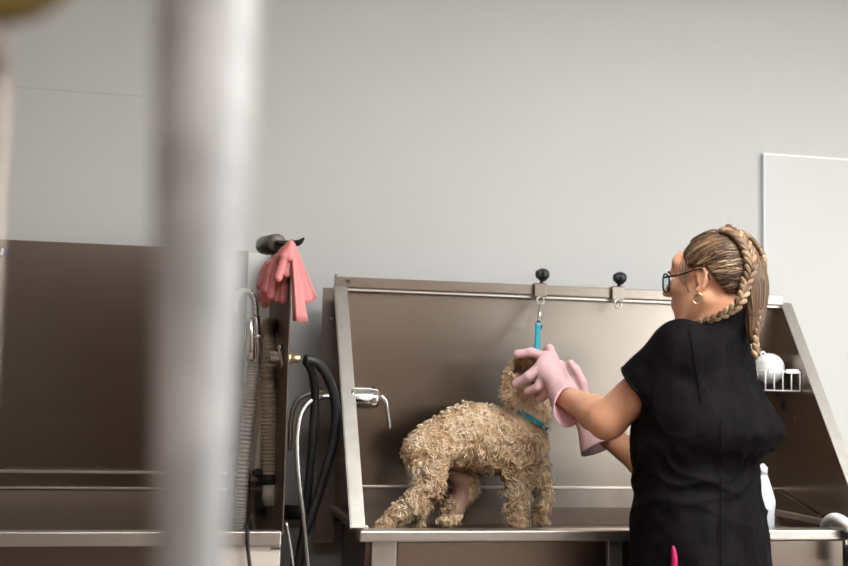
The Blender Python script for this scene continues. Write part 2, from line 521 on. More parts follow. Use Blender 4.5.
def qmesh(name, V, Q, material, parent=None, tone=None, mats=None, mat_idx=None):
    me = bpy.data.meshes.new(name)
    me.vertices.add(len(V)); me.vertices.foreach_set('co', np.asarray(V, np.float32).ravel())
    me.loops.add(Q.size); me.loops.foreach_set('vertex_index', Q.astype(np.int32).ravel())
    me.polygons.add(len(Q))
    me.polygons.foreach_set('loop_start', np.arange(0, Q.size, 4, dtype=np.int32))
    me.polygons.foreach_set('loop_total', np.full(len(Q), 4, np.int32))
    me.update(calc_edges=True); me.validate()
    me.polygons.foreach_set('use_smooth', np.ones(len(me.polygons), bool))
    for m in ([material] if mats is None else mats):
        me.materials.append(M[m])
    if mat_idx is not None and len(me.polygons) == len(Q):
        me.polygons.foreach_set('material_index', mat_idx.astype(np.int32))
    if tone is not None:
        a = me.attributes.new('tone', 'FLOAT', 'POINT'); a.data.foreach_set('value', np.asarray(tone, np.float32))
    me.update()
    o = bpy.data.objects.new(name, me)
    COL.objects.link(o)
    if parent is not None:
        o.parent = parent
        o.matrix_parent_inverse = Matrix.Translation(-Vector(world_loc(parent)))
    return o

# ================================================================== the room
RX0, RX1, RY0, RZ = -2.6, 4.6, -6.2, 2.85
tag(MB().box(RX0 - .1, RX1 + .1, RY0 - .1, 0.1, -0.1, 0.0).build('floor', 'floor'), 'dark grey-brown floor of the grooming room', kind='structure')
tag(MB().box(RX0 - .1, RX1 + .1, RY0 - .1, 0.1, RZ, RZ + .1).build('ceiling', 'ceiling'), 'white painted ceiling', kind='structure')
tag(MB().box(RX0 - .1, RX1 + .1, 0.0, 0.1, 0.0, RZ).build('wall_back', 'wall'), 'pale grey painted wall behind the wash tubs', kind='structure')
tag(MB().box(RX0 - .1, RX0, RY0, 0.0, 0.0, RZ).build('wall_left', 'room_wall'), 'brownish side wall beyond the empty tub', kind='structure')
WY0, WY1, WZ0, WZ1 = -5.9, -2.9, 0.55, 2.5      # window in the right wall
tag(MB().box(RX1, RX1 + .1, RY0, WY0, 0, RZ).box(RX1, RX1 + .1, WY1, 0, 0, RZ).box(RX1, RX1 + .1, WY0, WY1, 0, WZ0)
    .box(RX1, RX1 + .1, WY0, WY1, WZ1, RZ).build('wall_right', 'ceiling'), 'pale side wall with a wide window', kind='structure')
FX0, FX1 = 3.05, 4.35                            # pale door added in the front wall as a reflection for the steel
tag(MB().box(RX0, FX0, RY0 - .1, RY0, 0, RZ).box(FX1, RX1, RY0 - .1, RY0, 0, RZ)
    .box(FX0, FX1, RY0 - .1, RY0, 2.4, RZ).build('wall_front', 'room_wall'), 'brownish wall facing the wash tubs', kind='structure')
dr1 = tag(MB().box(FX0 + .01, FX1 - .01, RY0 - .06, RY0 - .01, .005, 2.39).build('added_door', 'added_door_paint', bevel=.004), 'wide pale door added out of view to reflect in the tub steel', kind='structure')
MB().tube([(FX0 + .12, RY0 - .01, 1.05), (FX0 + .12, RY0 + .05, 1.05), (FX0 + .25, RY0 + .05, 1.05)], .010).build('door_handle', 'steel_light', dr1)
w1 = MB()
for y in (WY0, (WY0 + WY1) / 2 - .02, WY1 - .04):
    w1.box(RX1 + .02, RX1 + .08, y, y + .04, WZ0, WZ1)
w1.box(RX1 + .02, RX1 + .08, WY0, WY1, WZ0, WZ0 + .04).box(RX1 + .02, RX1 + .08, WY0, WY1, WZ1 - .04, WZ1)
w1 = tag(w1.build('window_1', 'white_plastic'), 'wide white-framed window in the side wall', kind='structure')
for y0, y1 in ((WY0 + .04, (WY0 + WY1) / 2 - .02), ((WY0 + WY1) / 2 + .02, WY1 - .04)):
    MB().box(RX1 + .047, RX1 + .053, y0, y1, WZ0 + .04, WZ1 - .04).build('pane', 'window_glass', w1)
def added_ceiling_light(x, y, label):  # unseen panels added to give top light and frontal fill
    t = empty('added_ceiling_light', (x, y, RZ - .04), label, 'added ceiling light', 'added light panels on the ceiling')
    fr = MB()
    fr.box(x - .62, x + .62, y - .32, y - .30, RZ - .04, RZ).box(x - .62, x + .62, y + .30, y + .32, RZ - .04, RZ)
    fr.box(x - .62, x - .60, y - .30, y + .30, RZ - .04, RZ).box(x + .60, x + .62, y - .30, y + .30, RZ - .04, RZ)
    fr.build('added_lamp_frame', 'white_plastic', t)
    MB().box(x - .6, x + .6, y - .3, y + .3, RZ - .03, RZ - .01).build('diffuser', 'diffuser', t)
for x, y, l in ((2.9, -2.3, 'added, unseen ceiling light panel nearest the wide window'), (1.3, -2.1, 'added, unseen ceiling light panel above the dog wash tub'),
                (2.6, -4.6, 'added, unseen ceiling light panel by the added door'), (0.0, -4.3, 'added, unseen ceiling light panel for frontal fill before the added shelving')):
    added_ceiling_light(x, y, l)

sh = empty('added_shelving', (-.5, RY0 + .2, 0), 'long dark brown shelving unit added out of view to darken the steel reflections', 'shelving')  # unseen shelving added so the empty tub's steel reflects something dark
for x_ in (-1.7, -1.1, -.5, .1, .68):
    MB().box(x_, x_ + .02, RY0 + .005, RY0 + .36, 0, 2.3).build('upright', 'dark_wood', sh)
for z_ in (.08, .5, .92, 1.34, 1.76, 2.28):
    MB().box(-1.68, .68, RY0 + .008, RY0 + .355, z_, z_ + .02).build('shelf', 'dark_wood', sh)
MB().box(-1.70, .70, RY0 + .001, RY0 + .008, 0, 2.3).build('shelving_back', 'dark_wood', sh)
cp = empty('added_cupboard', (2.35, RY0 + .25, 0), 'tall dark slate cupboard added out of view as a dark band in the reflections', 'cupboard')  # unseen cupboard added as a dark band for the back panel to reflect
MB().box(2.0, 2.7, RY0 + .005, RY0 + .48, 0, 2.1).build('cupboard_body', 'slate', cp)
for x0_ in (2.005, 2.355):
    d_ = MB().box(x0_, x0_ + .34, RY0 + .482, RY0 + .50, .06, 2.09).build('cupboard_door', 'slate', cp, bevel=.003)
    MB().box(x0_ + (.30 if x0_ < 2.1 else .03), x0_ + (.315 if x0_ < 2.1 else .045), RY0 + .50, RY0 + .53, .95, 1.15).build('handle', 'steel_light', d_)

# white board on the wall, and the joint cover on the left part of the wall
B0 = at(763, 153, -0.012)
bd = empty('wall_board', (B0[0], -0.006, 0.9), 'large smooth white board fixed to the wall behind the right end of the tub', 'wall board')
MB().box(B0[0] + .006, B0[0] + 1.25, -.012, 0, .90, B0[2] - .006).build('board_face', 'board', bd)
MB().box(B0[0], B0[0] + 1.25, -.015, 0, B0[2] - .006, B0[2]).build('top_edge', 'white_plastic', bd)
MB().box(B0[0], B0[0] + .006, -.015, 0, .90, B0[2] - .006).build('side_edge', 'clear_plastic', bd)
J0, J1 = at(0, 74.5, 0), at(0, 86, 0)
tag(MB().box(RX0, at(190, 90, 0)[0], -.0022, 0, J1[2], J0[2]).build('trim_1', 'wall'), 'faint painted joint strip on the wall', kind='structure')

# ================================================================== dog wash tub (main)
X0, X1, YB, YF = 0.478, 1.822, -0.165, -0.63
ZR, ZT, ZL = 0.865, 1.497, 0.930                 # rim, top of the splash guard, back ledge
tub = empty('dog_wash_tub', ((X0 + X1) / 2, YF, 0), 'stainless steel dog wash tub with tall splash guards, the curly dog standing in it', 'wash tub', 'wash tubs')
bp = MB().box(X0, X1, YB, YB + .004, ZL, ZT - .004).box(X0, X1, YB - .028, YB + .004, ZT - .004, ZT)
bp.build('back_panel', 'steel', tub)
rail = MB().box(X0 - .03, X1 + .006, YB - .041, YB - .028, ZT - .006, ZT + .024).build('rail', 'steel', tub, bevel=.002)
MB().box(X0 - .034, X0 - .030, YB - .045, YB - .02, ZT - .004, ZT + .030).build('rail_end_cap', 'steel_dark', rail)
MB().tube([(X0 + .004, YB - .041, ZT + .012), (X0 + .004, YB - .052, ZT + .012)], .005).build('screw', 'steel_dark', rail)
MB().box(X0 + .002, X1, YB - .033, YB - .029, ZT - .014, ZT - .008).build('hem', 'steel_light', tub)
TY = -0.2
for X, out in ((X0, -1), (X1, 1)):
    poly = [(X, YB + .07, ZR + .005), (X, YB + .07, ZT), (X, TY, ZT), (X, YF, ZR + .005)]
    sp = MB().prism(poly, (.003 * out, 0, 0)).build('side_panel', 'steel', tub)
    if out < 0: sp.data.materials[0] = M['steel']
    # slanted folded flange along the front edge
    a = np.array([X, TY, ZT]); b = np.array([X, YF, ZR + .003])
    d = unit(b - a); nrm = unit(np.cross(d, (1, 0, 0)))
    if nrm[1] > 0: nrm = -nrm
    wv = np.array([out * 1.0, 0, 0])
    fw = .034
    MB().prism([a, a + wv * fw, b + wv * fw, b], nrm * .003).prism([a + wv * fw, a + wv * (fw + .003), b + wv * (fw + .003), b + wv * fw], -nrm * .012).build(
        'flange', 'steel_flange', sp)
    if out < 0:                                  # folded rear edge of the left guard, with bolts
        MB().box(X - .055, X, YB + .068, YB + .071, ZR - .1, ZT).build('rear_flange', 'steel_dark', sp)
        for z in (1.405, 1.20, 1.0):
            MB().ball((X - .03, YB + .066, z), (.007, .006, .007), nu=8, nv=6).build('bolt', 'steel_light', sp)
    else:                                        # dark discs in place of open holes in the right guard
        for px, py, s_ in ((767.5, 333, .021), (784.5, 406, .017)):
            p = atx(px, py, X1)
            MB().lathe(p + np.array([.001, 0, 0]), (-1, 0, 0), [(0, s_), (.003, s_), (.0035, s_ * .8), (.0015, s_ * .7)], 16).build('hole_disc', 'dark_hole', sp)
        for px, py in ((795, 408), (795, 418), (802, 411)):
            p = atx(px, py, X1)
            MB().lathe(p + np.array([.001, 0, 0]), (-1, 0, 0), [(0, .004), (.0025, .003)], 8).build('small_hole_disc', 'dark_hole', sp)
# basin: ledge, sloped back, floor and sides
bs = MB()
t_ = .004
prof = [(YB - .012, ZL + .004), (YB - .016, ZL - .055), (YB - .075, ZR - .048), (YB - .10, .72), (YF + .06, .70), (YF + .02, ZR - .03)]
inner = [(X, y, z) for (y, z) in prof for X in (X0 + .01, X1 - .01)]
bs.add(inner, [(2 * i, 2 * i + 1, 2 * i + 3, 2 * i + 2) for i in range(len(prof) - 1)])
outer = [(X, y + (.006 if i < 3 else 0), z - .006) for i, (y, z) in enumerate(prof) for X in (X0 + .006, X1 - .006)]
bs.add(outer, [(2 * i, 2 * i + 2, 2 * i + 3, 2 * i + 1) for i in range(len(prof) - 1)])
for X, dx in ((X0 + .006, .004), (X1 - .006, -.004)):
    bs.prism([(X, y, z) for y, z in prof], (dx, 0, 0))
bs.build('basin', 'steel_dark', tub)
MB().box(X0, X1, YB - .016, YB + .004, ZL - .002, ZL + .004).build('ledge', 'steel_light', tub, bevel=.001)
MB().box(X0 - .018, X1 + .018, YF - .03, YF + .03, ZR - .027, ZR).build('rim', 'steel_light', tub, bevel=.004)
for X in (X0, X1):
    MB().box(X - .018, X + .012, YF + .03, YB + .07, ZR - .012, ZR + .006).build('side_rim', 'steel_light', tub, bevel=.002)
# raised floor rack inside the basin
ZK = 0.834
rk = MB().box(X0 + .04, X1 - .04, YF + .04, YB - .085, ZK - .006, ZK).box(X0 + .04, X1 - .04, YF + .04, YF + .046, ZK - .03, ZK - .006).box(X0 + .04, X1 - .04, YB - .091, YB - .085, ZK - .03, ZK - .006)
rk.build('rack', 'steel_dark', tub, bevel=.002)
# cabinet under the basin
cb = MB().box(X0 + .02, X0 + .024, YF + .02, YB + .05, .10, ZR - .03).box(X1 - .024, X1 - .02, YF + .02, YB + .05, .10, ZR - .03)
cb.box(X0 + .02, X1 - .02, YB + .046, YB + .05, .10, .69).box(X0 + .02, X1 - .02, YF + .02, YB + .05, .10, .105)
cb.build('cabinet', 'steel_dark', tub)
fp = MB()
SX = [at(372, 555, YF)[0], at(397, 555, YF)[0], at(609, 555, YF)[0], at(622, 555, YF)[0], X1 - .05, X1]
fp.box(SX[0], SX[1], YF + .006, YF + .02, .10, ZR - .027).box(SX[2], SX[3], YF + .006, YF + .02, .10, ZR - .027).box(SX[4], SX[5], YF + .006, YF + .02, .10, ZR - .027)
fp.box(SX[0], SX[5], YF + .006, YF + .02, .10, .14)
fp.build('front_frame', 'steel_light', tub, bevel=.002)
for a, b in ((SX[1], SX[2]), (SX[3], SX[4])):
    dr = MB().box(a + .003, b - .003, YF + .010, YF + .020, .145, ZR - .032).build('cabinet_door', 'steel', tub, bevel=.002)
    MB().tube([((a + b) / 2 - .06, YF + .012, .60), ((a + b) / 2 - .06, YF - .01, .60), ((a + b) / 2 + .06, YF - .01, .60), ((a + b) / 2 + .06, YF + .012, .60)], .006).build('handle', 'steel_light', dr)
for x in (X0 + .06, X1 - .06):
    for y in (YF + .06, YB):
        MB().lathe((x, y, 0), (0, 0, 1), [(0, .026), (.012, .026), (.02, .014), (.102, .014)], 12).build('foot', 'steel_dark', tub)

# ================================================================== left wash tub
LX0, LX1 = -1.16, 0.280
LZR, LZT, LZL = 0.862, 1.600, 0.957
lt = empty('dog_wash_tub', ((LX0 + LX1) / 2, YF, 0), 'empty stainless steel wash tub with a plain square side guard and stepped back ledge', 'wash tub', 'wash tubs')
WSX = at(247, 300, -.03)[0]
MB().box(LX0, WSX - .002, -.030, -.026, LZL, LZT + .002).build('back_panel', 'steel_shaded', lt)
MB().box(WSX, LX1 - .004, -.032, -.026, LZL, LZT - .004).build('white_strip', 'white_plastic', lt)['label'] = 'white strip beside the steel back panel'  # white section at the right end of the back panel
st = MB()
sprof = [(-.030, LZL), (-.062, LZL), (-.062, LZL - .004), (-.062, .914), (-.075, .908), (-.082, .862), (-.10, .74), (YF + .06, .70), (YF + .02, LZR - .03)]
inner = [(X, y, z) for (y, z) in sprof for X in (LX0 + .005, LX1 - .03)]
st.add(inner, [(2 * i, 2 * i + 1, 2 * i + 3, 2 * i + 2) for i in range(len(sprof) - 1)])
st.build('basin', 'steel_shaded', lt)
MB().box(LX0, LX1 - .004, -.066, -.03, LZL - .003, LZL + .003).build('ledge', 'steel_light', lt, bevel=.001)
MB().box(LX0, LX1 - .004, -.078, -.062, .911, .917).build('lower_ledge', 'steel_light', lt, bevel=.001)
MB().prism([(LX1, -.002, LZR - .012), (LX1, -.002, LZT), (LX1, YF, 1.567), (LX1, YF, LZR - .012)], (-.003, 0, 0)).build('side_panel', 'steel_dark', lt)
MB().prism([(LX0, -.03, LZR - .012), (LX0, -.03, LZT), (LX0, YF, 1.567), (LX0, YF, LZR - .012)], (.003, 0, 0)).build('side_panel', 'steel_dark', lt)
MB().box(LX1 - .062, LX1 - .003, YF + .02, -.07, LZR - .016, LZR - .002).build('side_rim', 'steel', lt, bevel=.002)
MB().box(LX0 + .003, LX1 - .006, YF - .012, YF + .03, LZR - .034, LZR).build('rim', 'steel_light', lt, bevel=.003)
CXP = at(215, 555, YF)[0]
MB().box(LX0, CXP - .003, YF, YF + .015, .10, LZR - .034).build('front_panel', 'steel_shaded', lt, bevel=.002)
MB().box(CXP, LX1 - .006, YF, YF + .015, .10, LZR - .034).build('corner_panel', 'cream_panel', lt, bevel=.002)
MB().box(LX0, LX0 + .01, YF + .015, -.05, .10, LZR - .03).box(LX1 - .02, LX1 - .01, YF + .015, -.05, .10, LZR - .03).box(LX0, LX1 - .01, YF + .015, -.05, .09, .10).build('cabinet', 'steel_dark', lt)
for x in (LX0 + .06, LX1 - .06):
    for y in (YF + .06, -.1):
        MB().lathe((x, y, 0), (0, 0, 1), [(0, .026), (.012, .026), (.02, .014), (.092, .014)], 12).build('foot', 'steel_dark', lt)
MB().box(at(271, 540, YF)[0], at(281, 540, YF)[0], YF - .003, YF, LZR - .044, LZR - .038).build('latch', 'steel_dark', lt)
# oval maker's badge near the top of the back panel
bc = at(-5, 251.5, -.031)
bg_ = MB().lathe(bc, (0, -1, 0), [(0, .0185), (.002, .0185), (.003, .017)], 28)
bg_.v = [(bc[0] + (x - bc[0]) * 2.1, y, bc[2] + (z - bc[2]) * .95) for x, y, z in bg_.v]
bg_ = bg_.build('badge', 'navy', lt)
bg_['label'] = 'small dark blue oval badge with white lettering'
lb = MB()
for k in range(3):
    x = bc[0] + .020 - k * .018
    lb.prism([(x - .006, bc[1] - .0032, bc[2] - .010), (x + .002, bc[1] - .0032, bc[2] - .010), (x + .005, bc[1] - .0032, bc[2] + .010), (x - .003, bc[1] - .0032, bc[2] + .010)], (0, -.0006, 0))
lb.build('badge_lettering', 'badge_white', bg_)

# ================================================================== foreground pole and olive padded arm
PA, PB = at(208, 0, -2.9), at(190, 566, -2.9)          # the pole leans a touch
PX = float(PB[0])
pole = empty('steel_pole', (PX, -2.9, 0), 'thick polished steel pole standing upright in front of the left wash tub', 'pole')
pdir = (PA - PB) / (PA[2] - PB[2])
pz = lambda z: PB + pdir * (z - PB[2])
pzs = np.linspace(.02, RZ - .02, 90)
MB().tube([pz(z) for z in pzs], np.interp(pzs, [0, 1.06, 1.14, 1.22, 1.31, 1.42, 3], [.0165, .0165, .0185, .0215, .0245, .0262, .0262]), sides=40).build('tube', 'steel_pole', pole)
MB().lathe((*pz(0)[:2], 0), (0, 0, 1), [(0, .05), (.012, .05), (.02, .03), (.03, .02)], 28).build('base_plate', 'steel_light', pole)
MB().lathe((*pz(RZ)[:2], RZ), (0, 0, -1), [(0, .07), (.012, .07), (.02, .04), (.03, .03)], 28).build('top_plate', 'steel_light', pole)
qx = at(-22, 283, -2.85)
arm = empty('padded_arm', (qx[0], -2.85, 0), 'thin steel post with a rounded olive-yellow padded arm at its top', 'padded arm')
MB().tube([(qx[0], -2.85, .02), (qx[0], -2.85, 1.36)], .009, sides=16).build('post', 'steel_dark', arm)
MB().lathe((qx[0], -2.85, 0), (0, 0, 1), [(0, .045), (.012, .045), (.02, .015)], 24).build('base_plate', 'steel_dark', arm)
a0, a1, a2 = at(-50, -2, -2.85), at(20, -10, -2.85), at(72, -36, -2.85)
MB().tube([a0, a1, a2], [.016, .0170, .013], n=16, sides=16).build('padding', 'olive', arm)
MB().tube([(qx[0], -2.85, 1.35), at(-14, 3, -2.85)], .009, sides=12).build('bracket', 'steel_dark', arm)

# ================================================================== taps, hoses and fittings
def corrugated(name, pts, r, mt, label, cat, ring=.0085, parent=None):
    L = sum(np.linalg.norm(np.diff(spline(pts, 60), axis=0), axis=1))
    n = int(L / ring * 4) + 2
    o = MB().tube(pts, r, n=n, sides=14, wave=(math.pi / 2, .11)).build(name, mt, parent)
    if parent is None: tag(o, label, cat)
    return o

# tap of the dog's tub
mp_ = at(356, 398, -.385)
mx = empty('mixer_tap', (X0, -.385, mp_[2]), 'chrome mixer tap with a drooping lever on the left guard of the dog tub', 'tap', 'mixer taps')
z0 = mp_[2]
MB().lathe((X0 - .01, -.385, z0), (1, 0, 0), [(0, .030), (.006, .030), (.008, .028), (.055, .028), (.060, .0255), (.072, .0255), (.077, .020)], 24).build('tap_body', 'chrome', mx)
c_ = at(374, 400, -.412)
MB().lathe(c_ + np.array([0, .018, 0]), (0, -1, 0), [(0, .016), (.014, .016), (.018, .013), (.019, .006)], 20).build('cap', 'chrome', mx)
MB().tube([at(381, 396, -.39), at(386, 402, -.395), at(388, 414, -.40), at(390, 429, -.402)], [.007, .006, .0045, .0048], n=14, sides=10).build('lever', 'chrome', mx)
MB().tube([at(374, 389, -.40), at(374, 386, -.40)], .0025).build('indicator_pin', 'black_plastic', mx)
MB().lathe((X0 - .012, -.385, z0), (-1, 0, 0), [(0, .02), (.02, .02), (.022, .018), (.04, .016)], 16).build('rear_nut', 'black_plastic', mx)

# tap of the left tub, on its side guard, and its hand shower
m2p = at(285, 358, -.5)
m2 = empty('mixer_tap', (LX1, -.5, m2p[2]), 'small chrome mixer tap on the side guard of the empty tub', 'tap', 'mixer taps')
MB().lathe((LX1 - .003, -.5, m2p[2]), (-1, 0, 0), [(0, .024), (.006, .024), (.008, .016), (.03, .016), (.034, .012)], 20).build('tap_body', 'chrome', m2)
MB().tube([at(280, 345, -.52), at(283, 366, -.52)], [.008, .006], n=8, sides=10).build('lever', 'chrome', m2)
bf = MB().lathe((LX1 + .001, -.5, m2p[2]), (1, 0, 0), [(0, .019), (.014, .019), (.016, .013), (.036, .013), (.04, .011)], 6)
bf.build('brass_fitting', 'brass', m2)
hs = empty('hand_shower', at(255, 345, -.5), 'chrome hand shower hanging on the guard of the empty tub', 'hand shower')
MB().tube([at(256, 316, -.5), at(256, 330, -.5), at(257, 350, -.5), at(257, 364, -.5)], [.009, .012, .014, .010], n=16, sides=16).build('shower_body', 'chrome', hs)
MB().lathe(at(251, 318, -.5), at(251, 362, -.5) - at(251, 318, -.5), [(0, .008), (.01, .0125), (.045, .0125), (.07, .016), (.1, .015), (.108, .01)], 20).build('spray_head', 'chrome', hs)
MB().lathe(at(257, 335, -.5), at(257, 339, -.5) - at(257, 335, -.5), [(0, .0165), (.010, .0165)], 16).build('collar', 'steel_light', hs)
MB().tube([at(255.5, 318, -.5), at(255, 303, -.5), at(251, 294, -.5), at(244, 291, -.5), at(237, 296, -.5), at(234, 312, -.5)], .0082, n=64, sides=12, wave=(math.pi / 2, .06)).build('gooseneck', 'braid_steel', hs)
corrugated('shower_hose', [at(254, 363, -.5), at(250, 400, -.5), at(245, 450, -.5), at(241, 500, -.5), at(240, 535, -.5), at(240, 575, -.5)], .0155, 'hose_grey',
           'grey-brown corrugated hose hanging from the chrome hand shower', 'hose')
corrugated('spiral_hose', [at(232, 452, -.45), at(231, 480, -.45), at(232, 520, -.45), at(234, 570, -.45)], .010, 'hose_grey',
           'thin pale corrugated hose hanging into the empty tub', 'hose', ring=.005)
vh = empty('suction_hose', at(271, 500, -.37), 'tan corrugated hose with black clamp and cream end piece against the side guard', 'hose')
corrugated('hose_tube', [at(277, 332, -.20), at(272, 325, -.26), at(267, 330, -.33), at(268, 350, -.37), at(269, 400, -.37), at(270, 440, -.37), at(270, 478, -.37)], .0205, 'hose_tan', '', '', parent=vh)
d_ = at(270, 503, -.37) - at(270, 476, -.37)
MB().lathe(at(270, 474, -.37), d_, [(0, .023), (.004, .0245), (.022, .0245), (.026, .023)], 20).build('hose_clamp', 'black_rubber', vh)
MB().lathe(at(270.5, 481, -.37), d_, [(0, .020), (.030, .020), (.032, .0215), (.05, .0215), (.052, .019), (.062, .018)], 20).build('end_piece', 'cream_plastic', vh)
MB().ball(at(258, 473, -.37), (.016, .014, .012)).tube([at(258, 473, -.37), at(270, 477, -.37)], .008).build('side_valve', 'black_rubber', vh)
tag(MB().tube([at(262, 385, -.30), at(262, 430, -.30), at(258, 470, -.30), at(255, 482, -.30)], .013, n=24, sides=12).build('flexible_pipe', 'cream_plastic'),
    'smooth cream pipe behind the tan corrugated hose', 'pipe')
# black cord over the rim
tag(MB().tube([at(249, 470, -.3), at(248, 520, -.5), at(247.5, 529, YF - .005), at(247.5, 534, YF - .018), at(248, 550, YF - .018), at(251, 575, YF - .018)], .0045, n=40, sides=8).build('power_cord', 'black_rubber'),
    'thin black cord hanging over the front rim of the empty tub', 'cord')

# hoses between the two tubs
tag(MB().tube([at(305, 359, -.5), at(316, 362, -.49), at(326, 374, -.47), at(333, 392, -.45), at(336, 412, -.43), at(334, 440, -.42), at(326, 470, -.42), at(315, 505, -.42), at(303, 540, -.42), at(297, 575, -.42)],
              .0125, n=60, sides=12).build('water_hose', 'black_rubber'), 'thick black hose curving down from the brass fitting on the guard', 'hose', 'black water hoses')
tag(MB().tube([at(306, 361, -.48), at(312, 372, -.46), at(315, 395, -.42), at(313, 430, -.40), at(310, 470, -.38), at(305, 520, -.37), at(298, 575, -.37)],
              .011, n=60, sides=12).build('water_hose', 'black_rubber'), 'straighter black hose hanging beside the steel guard edge', 'hose', 'black water hoses')
tag(MB().tube([at(332, 396, -.40), at(322, 397, -.41), at(308, 403, -.42), at(300, 418, -.43), at(297, 445, -.44), at(299, 480, -.45), at(304, 520, -.46), at(309, 575, -.47)],
              .0072, n=60, sides=10).build('braided_hose', 'braid_steel'), 'braided steel hose looping down from the dog tub tap', 'hose', 'braided steel hoses')
tag(MB().tube([at(331, 393, -.36), at(318, 393, -.35), at(304, 396, -.34), at(295, 405, -.33), at(291, 420, -.32), at(290, 450, -.30)],
              .0065, n=40, sides=10).build('braided_hose', 'braid_steel'), 'short braided steel hose running behind the side guard', 'hose', 'braided steel hoses')
fit = empty('pipe_fitting', at(330, 394, -.38), 'brass coupling joining the steel hoses to the dog tub tap', 'fitting')
MB().lathe(at(323, 394, -.38), (1, 0, 0), [(0, .010), (.008, .010), (.009, .014), (.022, .014), (.024, .011), (.036, .011)], 12).build('coupling', 'brass', fit)
MB().lathe(at(334, 396, -.38), (1, 0, 0), [(0, .017), (.022, .017)], 6).build('nut', 'black_rubber', fit)
tag(MB().tube([at(282, 512, -.06), at(345, 514, -.06)], .021, n=4, sides=14).build('drain_pipe', 'black_rubber'), 'black drain pipe running low along the wall between the tubs', 'pipe')
tag(MB().tube([at(286, 522, -.5), at(290, 545, -.5), at(294, 575, -.5)], .005, n=12, sides=8).build('thin_tube', 'braid_steel'), 'thin grey tube hanging at the corner of the empty tub', 'tube')

# ================================================================== hook and draped coral gloves
hk = empty('glove_hook', at(272, 245, -.30), 'dark bronze round hook arm above the steel side guard', 'hook')
ha, hb = at(264, 245.5, -.24), at(277, 243, -.40)
MB().lathe(ha, hb - ha, [(0, .0225), (.004, .025), (np.linalg.norm(hb - ha) - .003, .025), (np.linalg.norm(hb - ha), .023)], 24).build('hook_barrel', 'bronze', hk)
MB().tube([hb, at(290, 243.5, -.45), at(299, 242.5, -.47), at(304, 238, -.48)], [.008, .009, .008, .003], n=14, sides=10).build('hook_tip', 'black_plastic', hk)
MB().tube([ha, at(266, 252, -.20), (LX1 + .0, -.15, LZT - .01)], .008, n=8).build('hook_bracket', 'bronze', hk)

def hung_glove(name, label, palm, fingers, cuff, h=.0022):
    # palm: list of (a, b, ra, rb); fingers: polylines; cuff: two edge polylines of the folded sleeve
    t = empty(name, palm[0][0], label, 'rubber glove', 'coral rubber gloves')
    pts = [p for q in palm for p in q[:2]] + [p for q in fingers for p in q]
    lo = np.min(pts, axis=0) - .04; hi = np.max(pts, axis=0) + .04
    F = Field(lo, hi, h)
    for a, b, ra, rb in palm: F.add(cone(a, b, ra, rb), .007)
    for q in fingers:
        for i in range(len(q) - 1):
            F.add(cone(q[i], q[i + 1], .0100 - .0004 * i, .0100 + .0008 * i), .0015)
    V, Q = F.mesh(); V = relax(V, Q, 1)
    qmesh('glove_hand', V, Q, 'coral_rubber', t)
    mb = MB()
    for tops, bots, ply in cuff:
        n, m = 15, 12
        T = spline(tops, n); B = spline(bots, n)
        v = []
        for sgn in (1, -1):
            for j in range(m):
                u = j / (m - 1)
                for i in range(n):
                    p = T[i] * (1 - u) + B[i] * u
                    w = math.sin(i / (n - 1) * math.pi * 2.2) * ply * u
                    edge = math.sin(math.pi * i / (n - 1)) ** .6
                    v.append(p + np.array([0, -w - sgn * .002 * (.4 + edge), 0]))
        f = []
        for j in range(m - 1):
            for i in range(n - 1):
                a = j * n + i
                f.append((a, a + 1, a + n + 1, a + n))
                f.append((n * m + a, n * m + a + n, n * m + a + n + 1, n * m + a + 1))
        for j in range(m - 1):
            a = j * n; f.append((a, a + n, n * m + a + n, n * m + a))
            a = j * n + n - 1; f.append((a, n * m + a, n * m + a + n, a + n))
        for i in range(n - 1):
            f.append((i, n * m + i, n * m + i + 1, i + 1))
            a = (m - 1) * n + i; f.append((a, a + 1, n * m + a + 1, n * m + a))
        mb.add(v, f, True)
    mb.build('glove_cuff', 'coral_rubber', t)
    return t
yA, yB2 = -.63, -.56
hung_glove('rubber_glove', 'coral pink rubber glove draped over the guard corner, its cuff hanging lowest',
    [(at(290, 244, yA), at(284, 256, yA), .008, .012), (at(288, 247, yA + .03), at(281, 260, yA + .03), .009, .012), (at(291, 244, yA), at(290, 258, yA), .008, .011)],
    [[at(285, 256, yA), at(281, 268, yA), at(278, 278, yA)], [at(289, 256, yA + .01), at(288, 266, yA + .01), at(286.5, 274, yA + .01)],
     [at(280, 258, yA + .04), at(274, 276, yA + .04), at(270, 296, yA + .05)], [at(277, 258, yA + .05), at(270, 274, yA + .05), at(266, 290, yA + .05)],
     [at(287, 256, yA + .05), at(285, 280, yA + .05), at(283, 300, yA + .05)]],
    [([at(291, 241, yA), at(292, 241, yA), at(293.5, 242, yA)], [at(292.5, 321, yA - .01), at(300, 322, yA - .02), at(308, 322, yA + .01)], .010)])
hung_glove('rubber_glove', 'coral pink rubber glove draped behind the other, its shorter cuff flaring outward',
    [(at(289, 245, yB2), at(278, 262, yB2), .010, .012), (at(284, 250, yB2 + .03), at(272, 266, yB2 + .04), .010, .012)],
    [[at(276, 262, yB2), at(271, 282, yB2), at(267.5, 300, yB2)], [at(272, 264, yB2 + .03), at(268, 284, yB2 + .03), at(265, 304, yB2 + .03)],
     [at(270, 265, yB2 + .05), at(265, 282, yB2 + .05), at(262, 298, yB2 + .05)], [at(268, 264, yB2 + .07), at(263, 275, yB2 + .07), at(260, 286, yB2 + .07)],
     [at(280, 262, yB2 - .01), at(279, 282, yB2 - .01), at(277, 298, yB2 - .01)]],
    [([at(291, 241, yB2), at(293, 241, yB2), at(295, 243, yB2)], [at(300, 304, yB2 - .01), at(309, 303, yB2), at(317, 298, yB2 + .03)], .012)])

